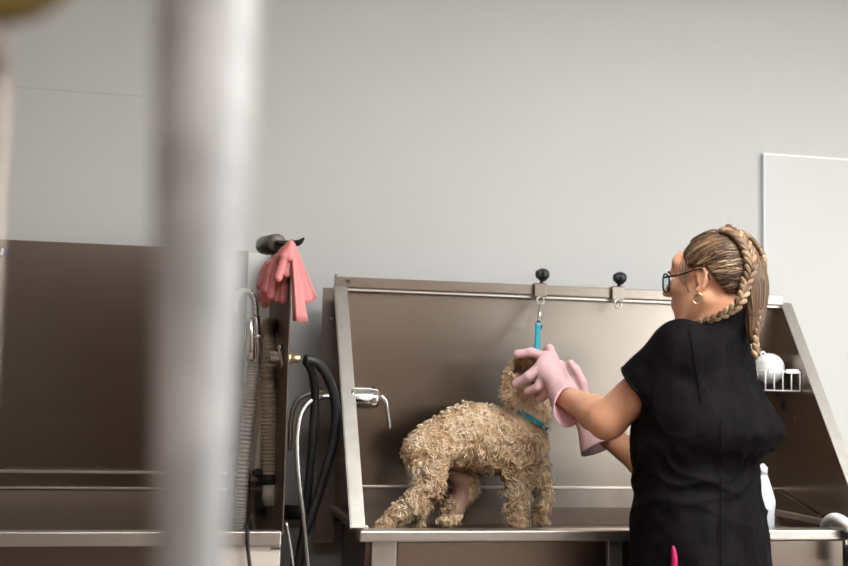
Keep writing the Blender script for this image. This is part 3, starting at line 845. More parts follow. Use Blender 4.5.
# ================================================================== tether clamps on the rail, leash
def tether_clamp(px, label):
    c = at(px, 287, YB - .045)
    zc = ZT + .009
    t = empty('tether_clamp', (c[0], YB - .045, zc), label, 'tether clamp', 'tether clamps on the tub rail')
    MB().box(c[0] - .019, c[0] + .019, YB - .052, YB - .0415, zc - .021, zc + .020).box(c[0] - .019, c[0] + .019, YB - .052, YB - .018, zc + .0155, zc + .020).build('bracket', 'steel', t, bevel=.002)
    MB().tube([(c[0] + .004, YB - .045, zc + .018), (c[0] + .006, YB - .045, zc + .030)], .006).build('stem', 'black_plastic', t)
    kb = MB()
    kc = np.array([c[0] + .007, YB - .045, zc + .046])
    kb.lathe(kc - np.array([0, 0, .014]), (0.08, 0, 1), [(-.006, .008), (0, .014), (.006, .0185), (.014, .0205), (.022, .0190), (.029, .013), (.032, .004)], 24)
    for k in range(8):
        g = 2 * math.pi * k / 8
        kb.ball(kc + np.array([.0170 * math.cos(g), .0170 * math.sin(g), 0]), (.005, .005, .012), nu=8, nv=6)
    kb.build('knob', 'black_plastic', t)
    MB().torus((c[0], YB - .050, zc - .032), (0.3, -1, 0), .0125, .0022, 20, 8).build('ring', 'steel_light', t)
    return c, zc
cA, zA = tether_clamp(540, 'black-knobbed clamp on the tub rail holding the teal leash')
cB, zB = tether_clamp(617.5, 'black-knobbed clamp on the tub rail with an empty ring')
ls = empty('leash', (cA[0], YB - .05, zA - .05), 'short teal nylon leash clipped to the rail above the dog', 'leash')
s0 = np.array([cA[0], YB - .052, zA - .044]); s1 = at(538.5, 321, -.25)
dv = unit(s1 - s0); Ls = np.linalg.norm(s1 - s0)
MB().lathe(s0, dv, [(0, .003), (.006, .0055), (.012, .003), (.02, .0055), (Ls * .45, .0045), (Ls * .5, .0065), (Ls * .6, .0065), (Ls * .65, .004), (Ls * .85, .004), (Ls * .92, .006), (Ls, .005)], 12).build('snap_hook', 'steel_light', ls)
MB().torus(s1 + dv * .004, np.cross(dv, (1, 0, 0)), .009, .0022, 16, 6).build('swivel_ring', 'steel_light', ls)
sp_pts = [s1 + dv * .006, at(537.5, 340, -.29), at(537, 356, -.33), at(537, 380, -.375), at(537, 404, -.385)]
mbs = MB()
P = spline(sp_pts, 24)
for off in (0,):
    mbs.tube(P, .0085, sides=8, flat=1.0)
# a flat strap: squash the tube along the view depth
ctr = np.repeat(P, 8, axis=0)
vv = np.array(mbs.v); dd = vv - ctr
dd[:, 1] *= .16; dd[:, 2] *= .35
mbs.v = [tuple(q) for q in (ctr + dd)]
mbs.build('strap', 'teal', ls)
MB().box(s1[0] - .0095, s1[0] + .0095, s1[1] - .006, s1[1] + .003, s1[2] - .022, s1[2] - .012).build('stitching', 'navy', ls)

# ================================================================== right end of the tub: basket, ball, bottle, elbow hose
bk = empty('wire_basket', atx(785, 388, X1 - .002), 'small white wire basket hooked on the right guard of the dog tub', 'basket')
def wire(pts, r=.0022): return MB().tube(pts, r, sides=6)
pr = atx(800, 372, X1 - .004); zt, zb = pr[2], atx(790, 391, X1 - .004)[2]
by0, by1 = pr[1], pr[1] + .20
bx0, bx1 = X1 - .115, X1 - .004
for z in (zt, zb):
    wire([(bx0, by0, z), (bx1, by0, z), (bx1, by1, z), (bx0, by1, z), (bx0, by0, z)], .0026 if z == zt else .002).build('wire_hoop', 'white_plastic', bk)
for k in range(5):
    x = bx0 + (bx1 - bx0) * k / 4
    wire([(x, by0, zt), (x, by0, zb), (x, by1, zb), (x, by1, zt)]).build('wire', 'white_plastic', bk)
for k in range(1, 4):
    y = by0 + (by1 - by0) * k / 4
    wire([(bx0, y, zt), (bx0, y, zb), (bx1, y, zb)]).build('wire', 'white_plastic', bk)
MB().box(bx0 + .01, bx0 + .045, by0 - .004, by0 + .002, zt - .005, zt + .007).build('basket_tab', 'white_plastic', bk)
MB().box(bx1 - .045, bx1 - .006, by0 - .004, by0 + .002, zt - .005, zt + .007).build('basket_tab', 'white_plastic', bk)
MB().box(bx1 - .004, X1 - .001, by0 + .01, by0 + .03, zt - .008, zt + .006).build('basket_hook', 'dark_hole', bk)
bc2 = at(769, 368.5, (by0 + by1) / 2 - .02)
bc2[2] = max(bc2[2], zb + .047)
bl = empty('bath_ball', bc2 - np.array([0, 0, .045]), 'glossy white round plastic ball lying in the wire basket', 'ball')
MB().ball(bc2, .046, nu=28, nv=18).build('shell', 'white_plastic', bl)
MB().torus(bc2 + np.array([-.026, -.012, .042]), (0, -1, 0), .007, .003, 14, 6).build('loop_tab', 'white_plastic', bl)
MB().torus(bc2, (0.3, 0.2, 1), .0462, .0008, 40, 6).build('seam', 'clear_plastic', bl)

b0 = at(763, 531, -.45)
bt = empty('plastic_bottle', (b0[0], -.45, ZK), 'white plastic bottle standing in the dog tub behind the person', 'bottle')
hh = at(763, 468, -.45)[2] - ZK
MB().lathe((b0[0], -.45, ZK), (0, 0, 1), [(0, .026), (.004, .031), (hh * .36, .0315), (hh * .42, .034), (hh * .50, .034), (hh * .62, .028), (hh * .8, .018), (hh * .9, .012)], 24).build('bottle_body', 'shampoo_white', bt)
MB().lathe((b0[0], -.45, ZK + hh * .9), (0, 0, 1), [(0, .013), (.02, .013), (.022, .010), (.03, .004)], 16).build('cap', 'white_plastic', bt)
eb = empty('drain_elbow', at(840, 530, -.66), 'white plastic elbow hose hooked at the right end of the tub rim', 'hose')
MB().tube([at(824, 531, -.57), at(827, 522, -.60), at(834, 518, -.64), at(843, 521, -.67), at(850, 529, -.68), at(853, 545, -.68), at(853, 600, -.68)], .0135, n=40, sides=16).build('elbow_tube', 'white_plastic', eb)
MB().lathe(at(850.5, 532, -.68), (0.02, 0, -1), [(0, .0155), (.003, .0165), (.012, .0165), (.015, .0155)], 18).build('elbow_ring', 'dark_hole', eb)
MB().lathe(at(851, 545, -.685), (0, 0, -1), [(0, .012), (.004, .018), (.05, .018), (.056, .012)], 16).build('grip', 'black_rubber', eb)

# ================================================================== the dog
K = 1 / 368.0
def D(px, py, y): return at(px, py, y)
yn, yf_ = -.425, -.345                           # near and far legs
FT = ZK + .003
def on_floor(p, r): p = p.copy(); p[2] = FT + r; return p
dog_lo, dog_hi = D(362, 545, -.40) - .08, D(565, 335, -.40) + .08
DF = Field(dog_lo, dog_hi, .0042)
def dc(a, b, ra, rb, k=.025): DF.add(cone(a, b, ra * K, rb * K), k)
ym = -.385
# trunk
dc(D(436, 444, ym), D(464, 436, ym), 22, 27); dc(D(464, 436, ym), D(492, 440, ym), 27, 29); dc(D(492, 440, ym), D(519, 445, ym - .01), 29, 26)
dc(D(520, 440, ym - .005), D(523, 468, ym - .01), 24, 18)
dc(D(476, 429, ym), D(505, 432, ym), 24, 22)
DF.add(ell(D(430, 452, ym), (.052, .060, .066)), .03)
# neck and head
dc(D(524, 434, ym - .02), D(531, 412, ym - .035), 22, 15.5); dc(D(531, 412, ym - .035), D(530, 376, ym - .060), 15.5, 16, .02)
HC = D(528.5, 369.5, -.466)
DF.add(ell(HC, (.046, .052, .050)), .015)
mz = D(531, 384, -.496)
DF.add(ell(D(524, 363, -.497), (.020, .024, .020)), .012)
dc(HC, mz, 12, 9, .012)
dc(D(514, 364, -.447), D(510, 382, -.452), 4.5, 6.5, .010); dc(D(510, 382, -.452), D(512.5, 402, -.452), 6.5, 4.5, .008)   # ear on this side
dc(D(546, 372, -.42), D(548, 392, -.425), 5, 6, .010)                                                                   # other ear
# front legs
dc(D(514, 462, yn), D(517, 492, yn), 14, 9.5); dc(D(517, 492, yn), on_floor(D(517, 520, yn), 9 * K), 9.5, 9, .012)
dc(on_floor(D(517, 520, yn), 8 * K), on_floor(D(522, 523, yn - .02), 6 * K), 8, 7, .01)
dc(D(536, 462, yf_), D(544, 492, yf_), 12, 7); dc(D(544, 492, yf_), on_floor(D(540, 520, yf_), 7 * K), 7, 6.5, .010)
dc(on_floor(D(540, 520, yf_), 6 * K), on_floor(D(544, 523, yf_ - .015), 6 * K), 6, 5.5, .01)
# near hind leg: thigh, shank reaching back, long foot
dc(D(424, 452, yn), D(430, 482, yn), 20, 14.5); dc(D(430, 482, yn), D(416, 503, yn), 14.5, 12, .018)
dc(D(416, 503, yn), D(399, 513, yn), 11.5, 8.5, .015); dc(D(399, 513, yn), on_floor(D(380, 524, yn - .01), 4.5 * K), 8.5, 5, .012)
dc(D(422, 500, yn + .02), on_floor(D(419, 522, yn + .02), 4.5 * K), 7, 4.8, .010)
# far hind leg, bare and pinkish
dc(D(448, 458, yf_), D(467, 486, yf_), 15, 10.5, .02); dc(D(467, 486, yf_), D(455, 510, yf_), 10.5, 8.5, .015)
dc(D(455, 510, yf_), on_floor(D(447, 520, yf_), 6 * K), 9, 7.5, .01); dc(on_floor(D(447, 520, yf_), 6 * K), on_floor(D(454, 523, yf_ - .01), 5 * K), 7, 5.5, .01)
dc(D(458, 466, ym - .01), D(468, 465, ym - .01), 5, 4, .012)
V, Q = DF.mesh(); V = relax(V, Q, 2)
V[:, 2] = np.maximum(V[:, 2], ZK + .001)
N = vert_normals(V, Q)
pxs = np.array([424 + F_PX * ((V - CAM) @ CR) / ((V - CAM) @ CF), 283 - F_PX * ((V - CAM) @ CU) / ((V - CAM) @ CF)])
dog_bare = ((pxs[0] > 436) & (pxs[0] < 469) & (pxs[1] > 464) & (pxs[1] < 514) & (N[:, 2] < .35)).astype(float) * ((V[:, 1] > yn + .02) | (pxs[0] > 446))
lump = np.abs(2 * vnoise(V, 62, 1) - 1) * .010 + vnoise(V, 120, 2) * .006 - .006
fade = np.clip((V[:, 2] - FT) / .02, 0, 1)
V2 = V + N * (lump * (1 - .85 * dog_bare) * fade)[:, None]
N = vert_normals(V2, Q)
tone = .55 + .8 * (vnoise(V, 22, 3) - .5) + .5 * (vnoise(V, 60, 1) - .5)
tone = np.clip(tone, .22, 1) * (1 - dog_bare) + dog_bare * (.02 + .12 * vnoise(V, 50, 5))
dog = qmesh('dog', V2, Q, 'dog_skin', None, tone=np.clip(tone, 0, 1))
tag(dog, 'wet curly apricot dog standing in the steel tub with its head held', 'dog')
# wet curls: tapering wavy locks lying down the coat
cl0, cl1 = D(515, 408, -.43), D(548, 428, -.445)
cc = (cl0 + cl1) / 2 + np.array([0, .026, 0]); ax_a = unit(cl1 - cl0); nrm = unit(np.cross(ax_a, (0, 1, .12)))
ncol = (np.abs((V - cc) @ nrm + .008) > .015) | (np.linalg.norm(V - cc, axis=1) > .085)
ok = np.nonzero((dog_bare < .5) & (V[:, 2] > FT + .010) & ncol)[0]
NT = 7600
pick = RNG.choice(ok, NT)
B = V2[pick]; n = N[pick]
face = np.linalg.norm(B - HC, axis=1) < .062
lean = np.stack([vnoise(B, 26, 11) - .5, vnoise(B, 26, 12) - .5, vnoise(B, 26, 13) - .5], 1) * 3.2
down = np.array([-.25, -.05, -1.0]) + lean + RNG.normal(0, .16, (NT, 3))
tdir = down - (down * n).sum(1)[:, None] * n
tdir /= np.maximum(np.linalg.norm(tdir, axis=1), 1e-6)[:, None]
side = np.cross(n, tdir)
back = np.clip(n[:, 2], 0, 1)
length = RNG.uniform(.014, .036, NT) * (1 - .60 * back) * np.where(face, .55, 1)
length *= np.where(B[:, 2] < FT + .05, .62, 1)
amp = RNG.uniform(.0012, .0042, NT); frq = RNG.uniform(.8, 1.9, NT); ph = 14 * vnoise(B, 40, 14) + RNG.normal(0, .5, NT)
lift = RNG.uniform(.001, .008, NT) * (1 - .3 * back)
rad = RNG.uniform(.0009, .0025, NT)
S, C4 = 8, 5
PT = np.zeros((NT, S, 3))
for j in range(S):
    u = j / (S - 1)
    PT[:, j] = B + n * (-.002 + lift * math.sin(math.pi * min(u * 1.15, 1)) + .002 * u)[:, None] + tdir * (length * u)[:, None] + side * ((amp * np.sin(6.28 * frq * u + ph) - amp * np.sin(ph)))[:, None]
PT[:, :, 2] = np.maximum(PT[:, :, 2], FT + .002)
VV = np.zeros((NT, S, C4, 3))
for j in range(S):
    u = j / (S - 1)
    rr = rad * (1.0 if u < .35 else (1 - (u - .35) / .65 * .78))
    for c in range(C4):
        g = 2 * math.pi * c / C4
        VV[:, j, c] = PT[:, j] + (n * math.cos(g) * .8 + side * math.sin(g)) * rr[:, None]
base = (np.arange(NT) * S * C4)[:, None]
qs = []
for j in range(S - 1):
    for c in range(C4):
        c2 = (c + 1) % C4
        qs.append(np.stack([base[:, 0] + j * C4 + c, base[:, 0] + j * C4 + c2, base[:, 0] + (j + 1) * C4 + c2, base[:, 0] + (j + 1) * C4 + c], 1))
ft = np.clip(.25 + .75 * vnoise(B, 25, 3) + RNG.normal(0, .16, NT), 0, 1)
ft = np.repeat(ft, S * C4)
fur = qmesh('curly_coat', VV.reshape(-1, 3), np.vstack(qs), 'dog_fur', dog, tone=ft)
fur['kind'] = 'stuff'
# lather clumps along the back
lt_i = ok[(N[ok, 2] > .25) & (pxs[0][ok] < 512) & (vnoise(V[ok], 30, 9) > .5)]
lm = MB()
for i in RNG.choice(lt_i, 130):
    r = RNG.uniform(.0025, .0060)
    for q in range(3):
        lm.ball(V2[i] + N[i] * .001 + RNG.normal(0, r * .8, 3), (r * RNG.uniform(.6, 1.3), r * RNG.uniform(.6, 1.1), r * RNG.uniform(.5, .9)), nu=7, nv=5)
lm = lm.build('lather', 'lather', dog); lm['kind'] = 'stuff'; lm['label'] = 'pale soap lather clinging to the back'
MB().ball(D(514.5, 371.5, -.508), (.0055, .005, .006), nu=10, nv=8).build('eye', 'eye_dark', dog)
MB().ball(mz + np.array([.002, -.026, -.002]), (.010, .007, .008), nu=10, nv=8).build('nose', 'eye_dark', dog)
# collar
cl0, cl1 = D(515, 408, -.43), D(548, 428, -.445)
cc = (cl0 + cl1) / 2 + np.array([0, .026, 0]); ax_a = unit(cl1 - cl0); nrm = unit(np.cross(ax_a, (0, 1, .12)))
ax_b = np.cross(nrm, ax_a)
co = empty('dog_collar', cc, 'teal nylon collar around the wet dog\'s neck', 'dog collar')
cm = MB(); n_ = 40
ra_, rb_ = np.linalg.norm(cl1 - cl0) / 2 + .006, .060
vs = []
for i in range(n_):
    g = 2 * math.pi * i / n_
    for dr, dz in ((0, -.0065), (.0025, -.0065), (.0025, .0065), (0, .0065)):
        vs.append(cc + ax_a * math.cos(g) * (ra_ + dr) + ax_b * math.sin(g) * (rb_ + dr) + nrm * dz)
cm.add(vs, [(4 * i + k, 4 * i + (k + 1) % 4, 4 * ((i + 1) % n_) + (k + 1) % 4, 4 * ((i + 1) % n_) + k) for i in range(n_) for k in range(4)])
cm.build('band', 'teal', co)
MB().torus(D(547, 430, -.455), (0.2, -1, 0), .009, .0018, 18, 6).build('collar_ring', 'steel_light', co)
bpz = D(543, 425, -.462)
MB().obox(bpz, ax_a, nrm, np.cross(ax_a, nrm), .006, .0085, .003).build('buckle', 'steel_light', co)

# ================================================================== the person
AZ = math.radians(32)
ft_ = np.array([-math.sin(AZ), math.cos(AZ), 0]); rt_ = np.array([math.cos(AZ), math.sin(AZ), 0])
YW = -.845
HA = math.radians(42)                            # the head is turned a little further
hf = np.array([-math.sin(HA), math.cos(HA), 0]); hr = np.array([math.cos(HA), math.sin(HA), 0])
hp = math.radians(1)                            # and tips slightly down
hf2 = hf * math.cos(hp) + np.array([0, 0, 1]) * math.sin(hp); hu2 = np.cross(hr, hf2)
RH = np.stack([hr, hf2, hu2], 1)
HO = at(711, 282, YW)
def Hd(x, y, z): return HO + RH @ np.array([x, y, z])
NB = at(716, 333, YW)                            # base of the neck
LS, RS = at(683, 352, -.92), at(712, 362, -.72)  # shoulder joints
LE, RE = at(607, 420, -.80), at(668, 480, -.60)  # elbows
LW, RW = at(565, 396, -.60), at(592, 424, -.45)  # wrists
PV = at(702, 560, YW); PV[2] = .86
HIPS = [PV + rt_ * s * .085 + np.array([0, 0, -.02]) for s in (-1, 1)]
KN = [h + np.array([0, 0, -.40]) + ft_ * .03 for h in HIPS]
AN = [np.array([k[0] - ft_[0] * .03 + rt_[0] * s * .02, k[1] - ft_[1] * .03 + rt_[1] * s * .02, .09]) for k, s in zip(KN, (-1, 1))]
lo = np.array([min(LW[0], RW[0]) - .16, -1.20, .02]); hi = np.array([1.60, min(-.30, RW[1] + .14), 1.66])
zs = np.concatenate([np.arange(.02, .98, .014), np.arange(.98, 1.30, .006), np.arange(1.30, 1.66, .0034)])
BF = Field(lo, hi, .0040, zs)
A_ = BF.add
A_(ell(PV + np.array([0, 0, .01]), (.165, .11, .13), np.stack([rt_, ft_, [0, 0, 1]], 1)), .04)
CH = at(703, 400, YW)
A_(cone(PV, CH, .095, .095), .05)
A_(ell(CH + np.array([0, 0, .02]), (.14, .085, .14), np.stack([rt_, ft_, [0, 0, 1]], 1)), .05)
A_(cone(CH + np.array([0, 0, .06]), NB - np.array([0, 0, .02]), .07, .05), .04)
for S_, E_, Wr_ in ((LS, LE, LW), (RS, RE, RW)):
    A_(cone(NB - np.array([0, 0, .04]), S_, .045, .045), .03)
    A_(cone(S_, E_, .052 if S_ is LS else .044, .0435 if S_ is LS else .040), .03)
    A_(ell(E_, (.044, .044, .043)), .02)
    mid = E_ * .72 + Wr_ * .28
    A_(cone(E_, mid, .042, .042), .015); A_(cone(mid, Wr_, .041, .027), .02)
    A_(cone(Wr_, Wr_ + unit(Wr_ - E_) * .05, .024, .02), .015)
for h_, k_, a_ in zip(HIPS, KN, AN):
    A_(cone(h_, k_, .085, .055), .04); A_(cone(k_, a_, .055, .036), .03); A_(cone(a_ + np.array([0, 0, -.04]), a_ + ft_ * .13 + np.array([0, 0, -.05]), .032, .026), .03)
# neck and head
A_(cone(NB + np.array([0, 0, -.02]), Hd(0, -.030, -.055), .062, .056), .03)
A_(ell(Hd(0, -.018, .030), (.072, .094, .086), RH), .02)
A_(ell(Hd(0, .030, -.035), (.060, .062, .078), RH), .03)
A_(ell(Hd(0, .068, -.052), (.034, .024, .034), RH), .02)
A_(cone(Hd(0, .056, -.080), Hd(0, .074, -.100), .030, .018), .02)                       # jaw and chin
for s in (-1, 1):
    A_(cone(Hd(.050 * s, -.005, -.045), Hd(.028 * s, .05, -.092), .020, .018), .02)       # jaw line
    A_(ell(Hd(.040 * s, .062, -.018), (.022, .022, .018), RH), .02)                        # cheek bone
A_(ell(Hd(0, .070, .045), (.052, .025, .030), RH), .025)                                  # forehead
A_(cone(Hd(.03, .086, .020), Hd(-.03, .086, .020), .010, .010), .012)                     # brow
for s in (-1, 1):
    A_(ell(Hd(.032 * s, .097, .000), (.018, .015, .012), RH), .010, sub=True)             # eye sockets
    A_(ell(Hd(.032 * s, .080, .000), (.013, .0125, .0115), RH), .004)                      # lids over the eyes
A_(cone(Hd(0, .092, .012), Hd(0, .116, -.026), .0075, .0105), .010)                        # nose
for s in (-1, 1): A_(ell(Hd(.011 * s, .104, -.030), (.008, .010, .007), RH), .006)
A_(ell(Hd(0, .090, -.053), (.021, .011, .0060), RH), .008)                                 # lips
A_(ell(Hd(0, .088, -.064), (.018, .011, .0065), RH), .008)
A_(cone(Hd(-.022, .099, -.0582), Hd(.022, .099, -.0582), .0020, .0020), .003, sub=True)
for s in (-1, 1):                                                                          # ears
    A_(ell(Hd(.072 * s, -.008, .000), (.007, .015, .024), RH), .006)
    ear = [(.003, -.028), (-.010, -.019), (-.019, .000), (-.020, .015), (-.013, .026), (-.002, .029), (.007, .023), (.008, .012)]
    for (y0_, z0_), (y1_, z1_) in zip(ear, ear[1:]):
        A_(cone(Hd((.077 - .25 * (y0_ + .01)) * s, y0_, z0_), Hd((.077 - .25 * (y1_ + .01)) * s, y1_, z1_), .0040, .0040), .004)
    A_(ell(Hd(.076 * s, .000, -.027), (.005, .008, .009), RH), .005)
    A_(ell(Hd(.081 * s, -.004, .004), (.006, .008, .015), RH), .003, sub=True)
V, Q = BF.mesh(); V = relax(V, Q, 1)
loc = (V - HO) @ RH
lipm = (np.abs(loc[:, 0]) < .024) & (loc[:, 1] > .092) & (loc[:, 2] < -.047) & (loc[:, 2] > -.071)
mi = lipm[Q].all(1).astype(int)
person = qmesh('person', V, Q, 'skin', None, mats=['skin', 'lip'], mat_idx=mi)
tag(person, 'person with braided hair, glasses, black top and pink gloves, washing the dog', 'person')
for s in (-1, 1):
    MB().ball(Hd(.032 * s, .0815, 0), .0118, nu=14, nv=10).build('eye', 'eye_white', person)
    # lashes and brow
    MB().tube([Hd(.020 * s, .094, .002), Hd(.032 * s, .0965, .001), Hd(.045 * s, .089, .0)], .0017, n=8, sides=6).build('eyelash', 'frame_black', person)
    MB().tube([Hd(.014 * s, .0985, .018), Hd(.032 * s, .097, .024), Hd(.050 * s, .084, .019)], [.002, .0032, .0015], n=10, sides=6).build('eyebrow', 'hair_base', person)

# ---- black scrub top
rows = []
for py, px, a, b in ((600, 703, .210, .150), (566, 702, .203, .146), (510, 699, .187, .133), (478, 696.5, .178, .126), (462, 697, .180, .129),
                     (446, 702, .195, .155), (430, 706.5, .203, .167), (408, 704, .200, .150), (380, 700, .183, .113), (356, 703, .150, .092), (338, 711, .10, .078), (326, 716, .068, .066)):
    p = at(px, py, YW); rows.append((p[2], p[0], p[1], a, b))
rows[0] = (.70, rows[0][1], rows[0][2], .215, .16)
TF = Field(np.array([.95, -1.22, .69]), np.array([1.66, -.52, 1.46]), .0050)
TF.add(column(rows, rt_, ft_, 2.2), .01)
TF.add(cone(NB - np.array([0, 0, .035]), LS + np.array([0, 0, .002]), .062, .070), .03)
TF.add(cone(NB - np.array([0, 0, .035]), RS, .060, .062), .03)
hem = at(640.5, 389, -.865); hd = unit(LE - LS)
TF.add(cut(cone(LS, hem + hd * .03, .074, .066), hem, hd), .022)
TF.add(cone(hem - hd * .025, hem + hd * .05, .058, .060), .004, sub=True)
hem2 = RS + unit(RE - RS) * .14
TF.add(cut(cone(RS, hem2 + unit(RE - RS) * .03, .066, .062), hem2, RE - RS), .022)
# stand collar, open at the neck
nk = Hd(0, -.030, -.055); nd = unit(nk - NB)
TF.add(cut(cut(cone(NB - nd * .03, NB + nd * .10, .080, .074), NB + nd * .046, nd + .55 * ft_ - .25 * rt_), NB - nd * .03, -nd), .008)
TF.add(cone(NB + nd * .012, NB + nd * .12, .064, .063), .004, sub=True)
V, Q = TF.mesh(); V = relax(V, Q, 3)
N = vert_normals(V, Q)
u = (V - np.array([NB[0], NB[1], 0])) @ rt_; v = (V - np.array([NB[0], NB[1], 0])) @ ft_; z = V[:, 2]
body_w = np.clip((1.36 - z) / .08, 0, 1)
w1_ = vnoise(V, 9, 2) * 6.28
def crease(ph):                                  # narrow sharp ridges
    return 1 - np.abs(np.sin(ph)) ** .6
lowm = np.clip((1.13 - z) / .10, 0, 1)
fold = .0165 * (crease(26 * (z * .9 + .45 * u) + w1_ * .8) - .35) * lowm * np.clip(vnoise(V, 6, 8) * 2 - .4, 0, 1)
fold += .0130 * (crease(32 * (z * .8 - .6 * u) + 1.4 * w1_) - .35) * np.clip((1.0 - np.abs(z - 1.03) / .16), 0, 1) * np.clip(vnoise(V, 7, 9) * 2 - .5, 0, 1)
fold += .0080 * (crease(24 * u + 6 * vnoise(V, 4, 4)) - .35) * body_w * np.clip((z - 1.04) / .08, 0, 1)
fold += .0080 * (vnoise(V, 16, 6) - .5) + .0040 * (vnoise(V, 40, 7) - .5)
V = V + N * fold[:, None]
top = qmesh('scrub_top', V, Q, 'black_cloth', person)
top['label'] = 'black short-sleeved work top with a stand collar'
# stitched seams: down the back and round the near sleeve hem
def seam(path_px, yoff, r=.0016):
    P = []
    for px, py, y in path_px:
        d = ray(px, py); o_ = CAM
        # the first point of the cloth along the ray
        w = V - o_; t = w @ d / (d @ d); dist = np.linalg.norm(w - t[:, None] * d, axis=1)
        c = np.nonzero(dist < .012)[0]
        if len(c): P.append(o_ + d * (t[c].min() + yoff))
    return P
for path in ([(721, 420 + 12 * k, 0) for k in range(13)], [(690 + 1.4 * k, 330 + 9 * k, 0) for k in range(9)]):
    P = seam(path, .0004)
    if len(P) > 2: MB().tube(P, .0016, n=40, sides=6).build('seam', 'black_cloth', top)
MB().torus(hem - hd * .004, hd, .0655, .0035, 40, 8).build('sleeve_hem', 'black_cloth', top)
# trousers and shoes
PF = Field(np.array([1.0, -1.2, .04]), np.array([1.6, -.5, .92]), .009)
PF.add(ell(PV + np.array([0, 0, -.03]), (.185, .135, .13), np.stack([rt_, ft_, [0, 0, 1]], 1)), .04)
for h_, k_, a_ in zip(HIPS, KN, AN):
    PF.add(cone(h_ + np.array([0, 0, -.02]), k_, .10, .070), .03); PF.add(cut(cone(k_, a_, .070, .060), a_ + np.array([0, 0, -.02]), (0, 0, -1)), .02)
V3, Q3 = PF.mesh(); V3 = relax(V3, Q3, 2)
qmesh('trousers', V3, Q3, 'black_denim', person)
for a_ in AN:
    SF = Field(np.array([a_[0] - .25, a_[1] - .25, .0]), np.array([a_[0] + .25, a_[1] + .30, .16]), .007)
    t0 = np.array([a_[0], a_[1], .045]) - ft_ * .045; t1 = np.array([a_[0], a_[1], .042]) + ft_ * .14
    SF.add(cone(t0, t1, .043, .038), .02); SF.add(cone(np.array([a_[0], a_[1], .07]), np.array([a_[0], a_[1], .10]), .047, .045), .03)
    V4, Q4 = SF.mesh(); V4[:, 2] = np.maximum(V4[:, 2], .001)
    qmesh('shoe', V4, Q4, 'shoe', person)
# magenta ribbon hanging out at the hip
P = seam([(673, 546, 0), (674, 552, 0), (674.5, 560, 0), (674, 570, 0), (674, 580, 0)], -.0005)
if len(P) > 2: MB().tube(P, [.003, .006, .0075, .0075, .007], n=20, sides=8).build('ribbon', 'magenta', person)['label'] = 'magenta pink ribbon'

# ---- gloves
def worn_glove(wrist, mcps, fingers, thumb, cuff_a, cuff_b, ra, rb, cutn, label):
    pts = list(mcps) + [p for q in fingers for p in q] + list(thumb) + [cuff_a, cuff_b, wrist]
    lo = np.min(pts, axis=0) - .075; hi = np.max(pts, axis=0) + .075
    F = Field(lo, hi, .0026)
    for m in mcps:
        F.add(cone(wrist, m, .021, .0145), .014)
    for i in range(len(mcps) - 1):
        F.add(cone(mcps[i], mcps[i + 1], .0145, .0140), .010)
    for q in fingers:
        for i in range(len(q) - 1):
            F.add(cone(q[i], q[i + 1], .0132 - .0008 * i, .0126 - .0008 * i), .004)
    for i in range(len(thumb) - 1):
        F.add(cone(thumb[i], thumb[i + 1], .0150 - .0018 * i, .0135 - .0018 * i), .008)
    ca = unit(cuff_b - cuff_a)
    F.add(cone(wrist, cuff_a, .026, ra), .015)
    F.add(cut(cone(cuff_a, cuff_b + ca * .03, ra, rb), cuff_b, cutn), .012)
    F.add(cone(cuff_a + ca * .012, cuff_b + ca * .05, ra - .006, rb - .0005), .003, sub=True)
    V, Q = F.mesh(); V = relax(V, Q, 2)
    N = vert_normals(V, Q)
    V = V + N * (.0022 * (vnoise(V, 45, 3) - .5))[:, None]
    o = qmesh('rubber_glove', V, Q, 'pink_rubber', person)
    o['label'] = label
    return o
G = at
mc = [G(546, 357, -.530), G(542, 365, -.540), G(544, 375, -.545), G(549, 384, -.545)]
worn_glove(LW, mc,
           [[mc[0], G(531, 352.5, -.512), G(517.5, 354, -.497)], [mc[1], G(528, 376.5, -.535), G(515.5, 384, -.508)],
            [mc[2], G(538, 387, -.540), G(527.5, 392, -.512)], [mc[3], G(546, 394, -.525), G(540, 398, -.500)]],
           [G(560, 380, -.575), G(553, 358, -.530), G(549.5, 349, -.495), G(545, 351, -.470)],
           G(564, 395, -.60), G(569, 405, -.640), .037, .047, unit(np.array([.25, -.9, .10])), 'pink glove on the near hand, holding the dog\'s face')
mr = [G(560, 366, -.395), G(556, 376, -.385), G(556, 386, -.380), G(560, 395, -.380)]
rc0, rc1 = G(590, 420, -.445), G(602, 447, -.475)
worn_glove(G(586, 412, -.435), mr,
           [[mr[0], G(551, 358, -.385), G(545, 358, -.395)], [mr[1], G(548, 374, -.375), G(543, 376, -.380)],
            [mr[2], G(548, 388, -.370), G(544, 390, -.375)], [mr[3], G(553, 400, -.375), G(549, 403, -.380)]],
           [G(585, 398, -.430), G(582, 382, -.430), G(576, 370, -.425), G(570.5, 363, -.420)],
           rc0, rc1, .038, .070, unit(rc1 - rc0), 'pink glove with a wide flared cuff on the far hand')

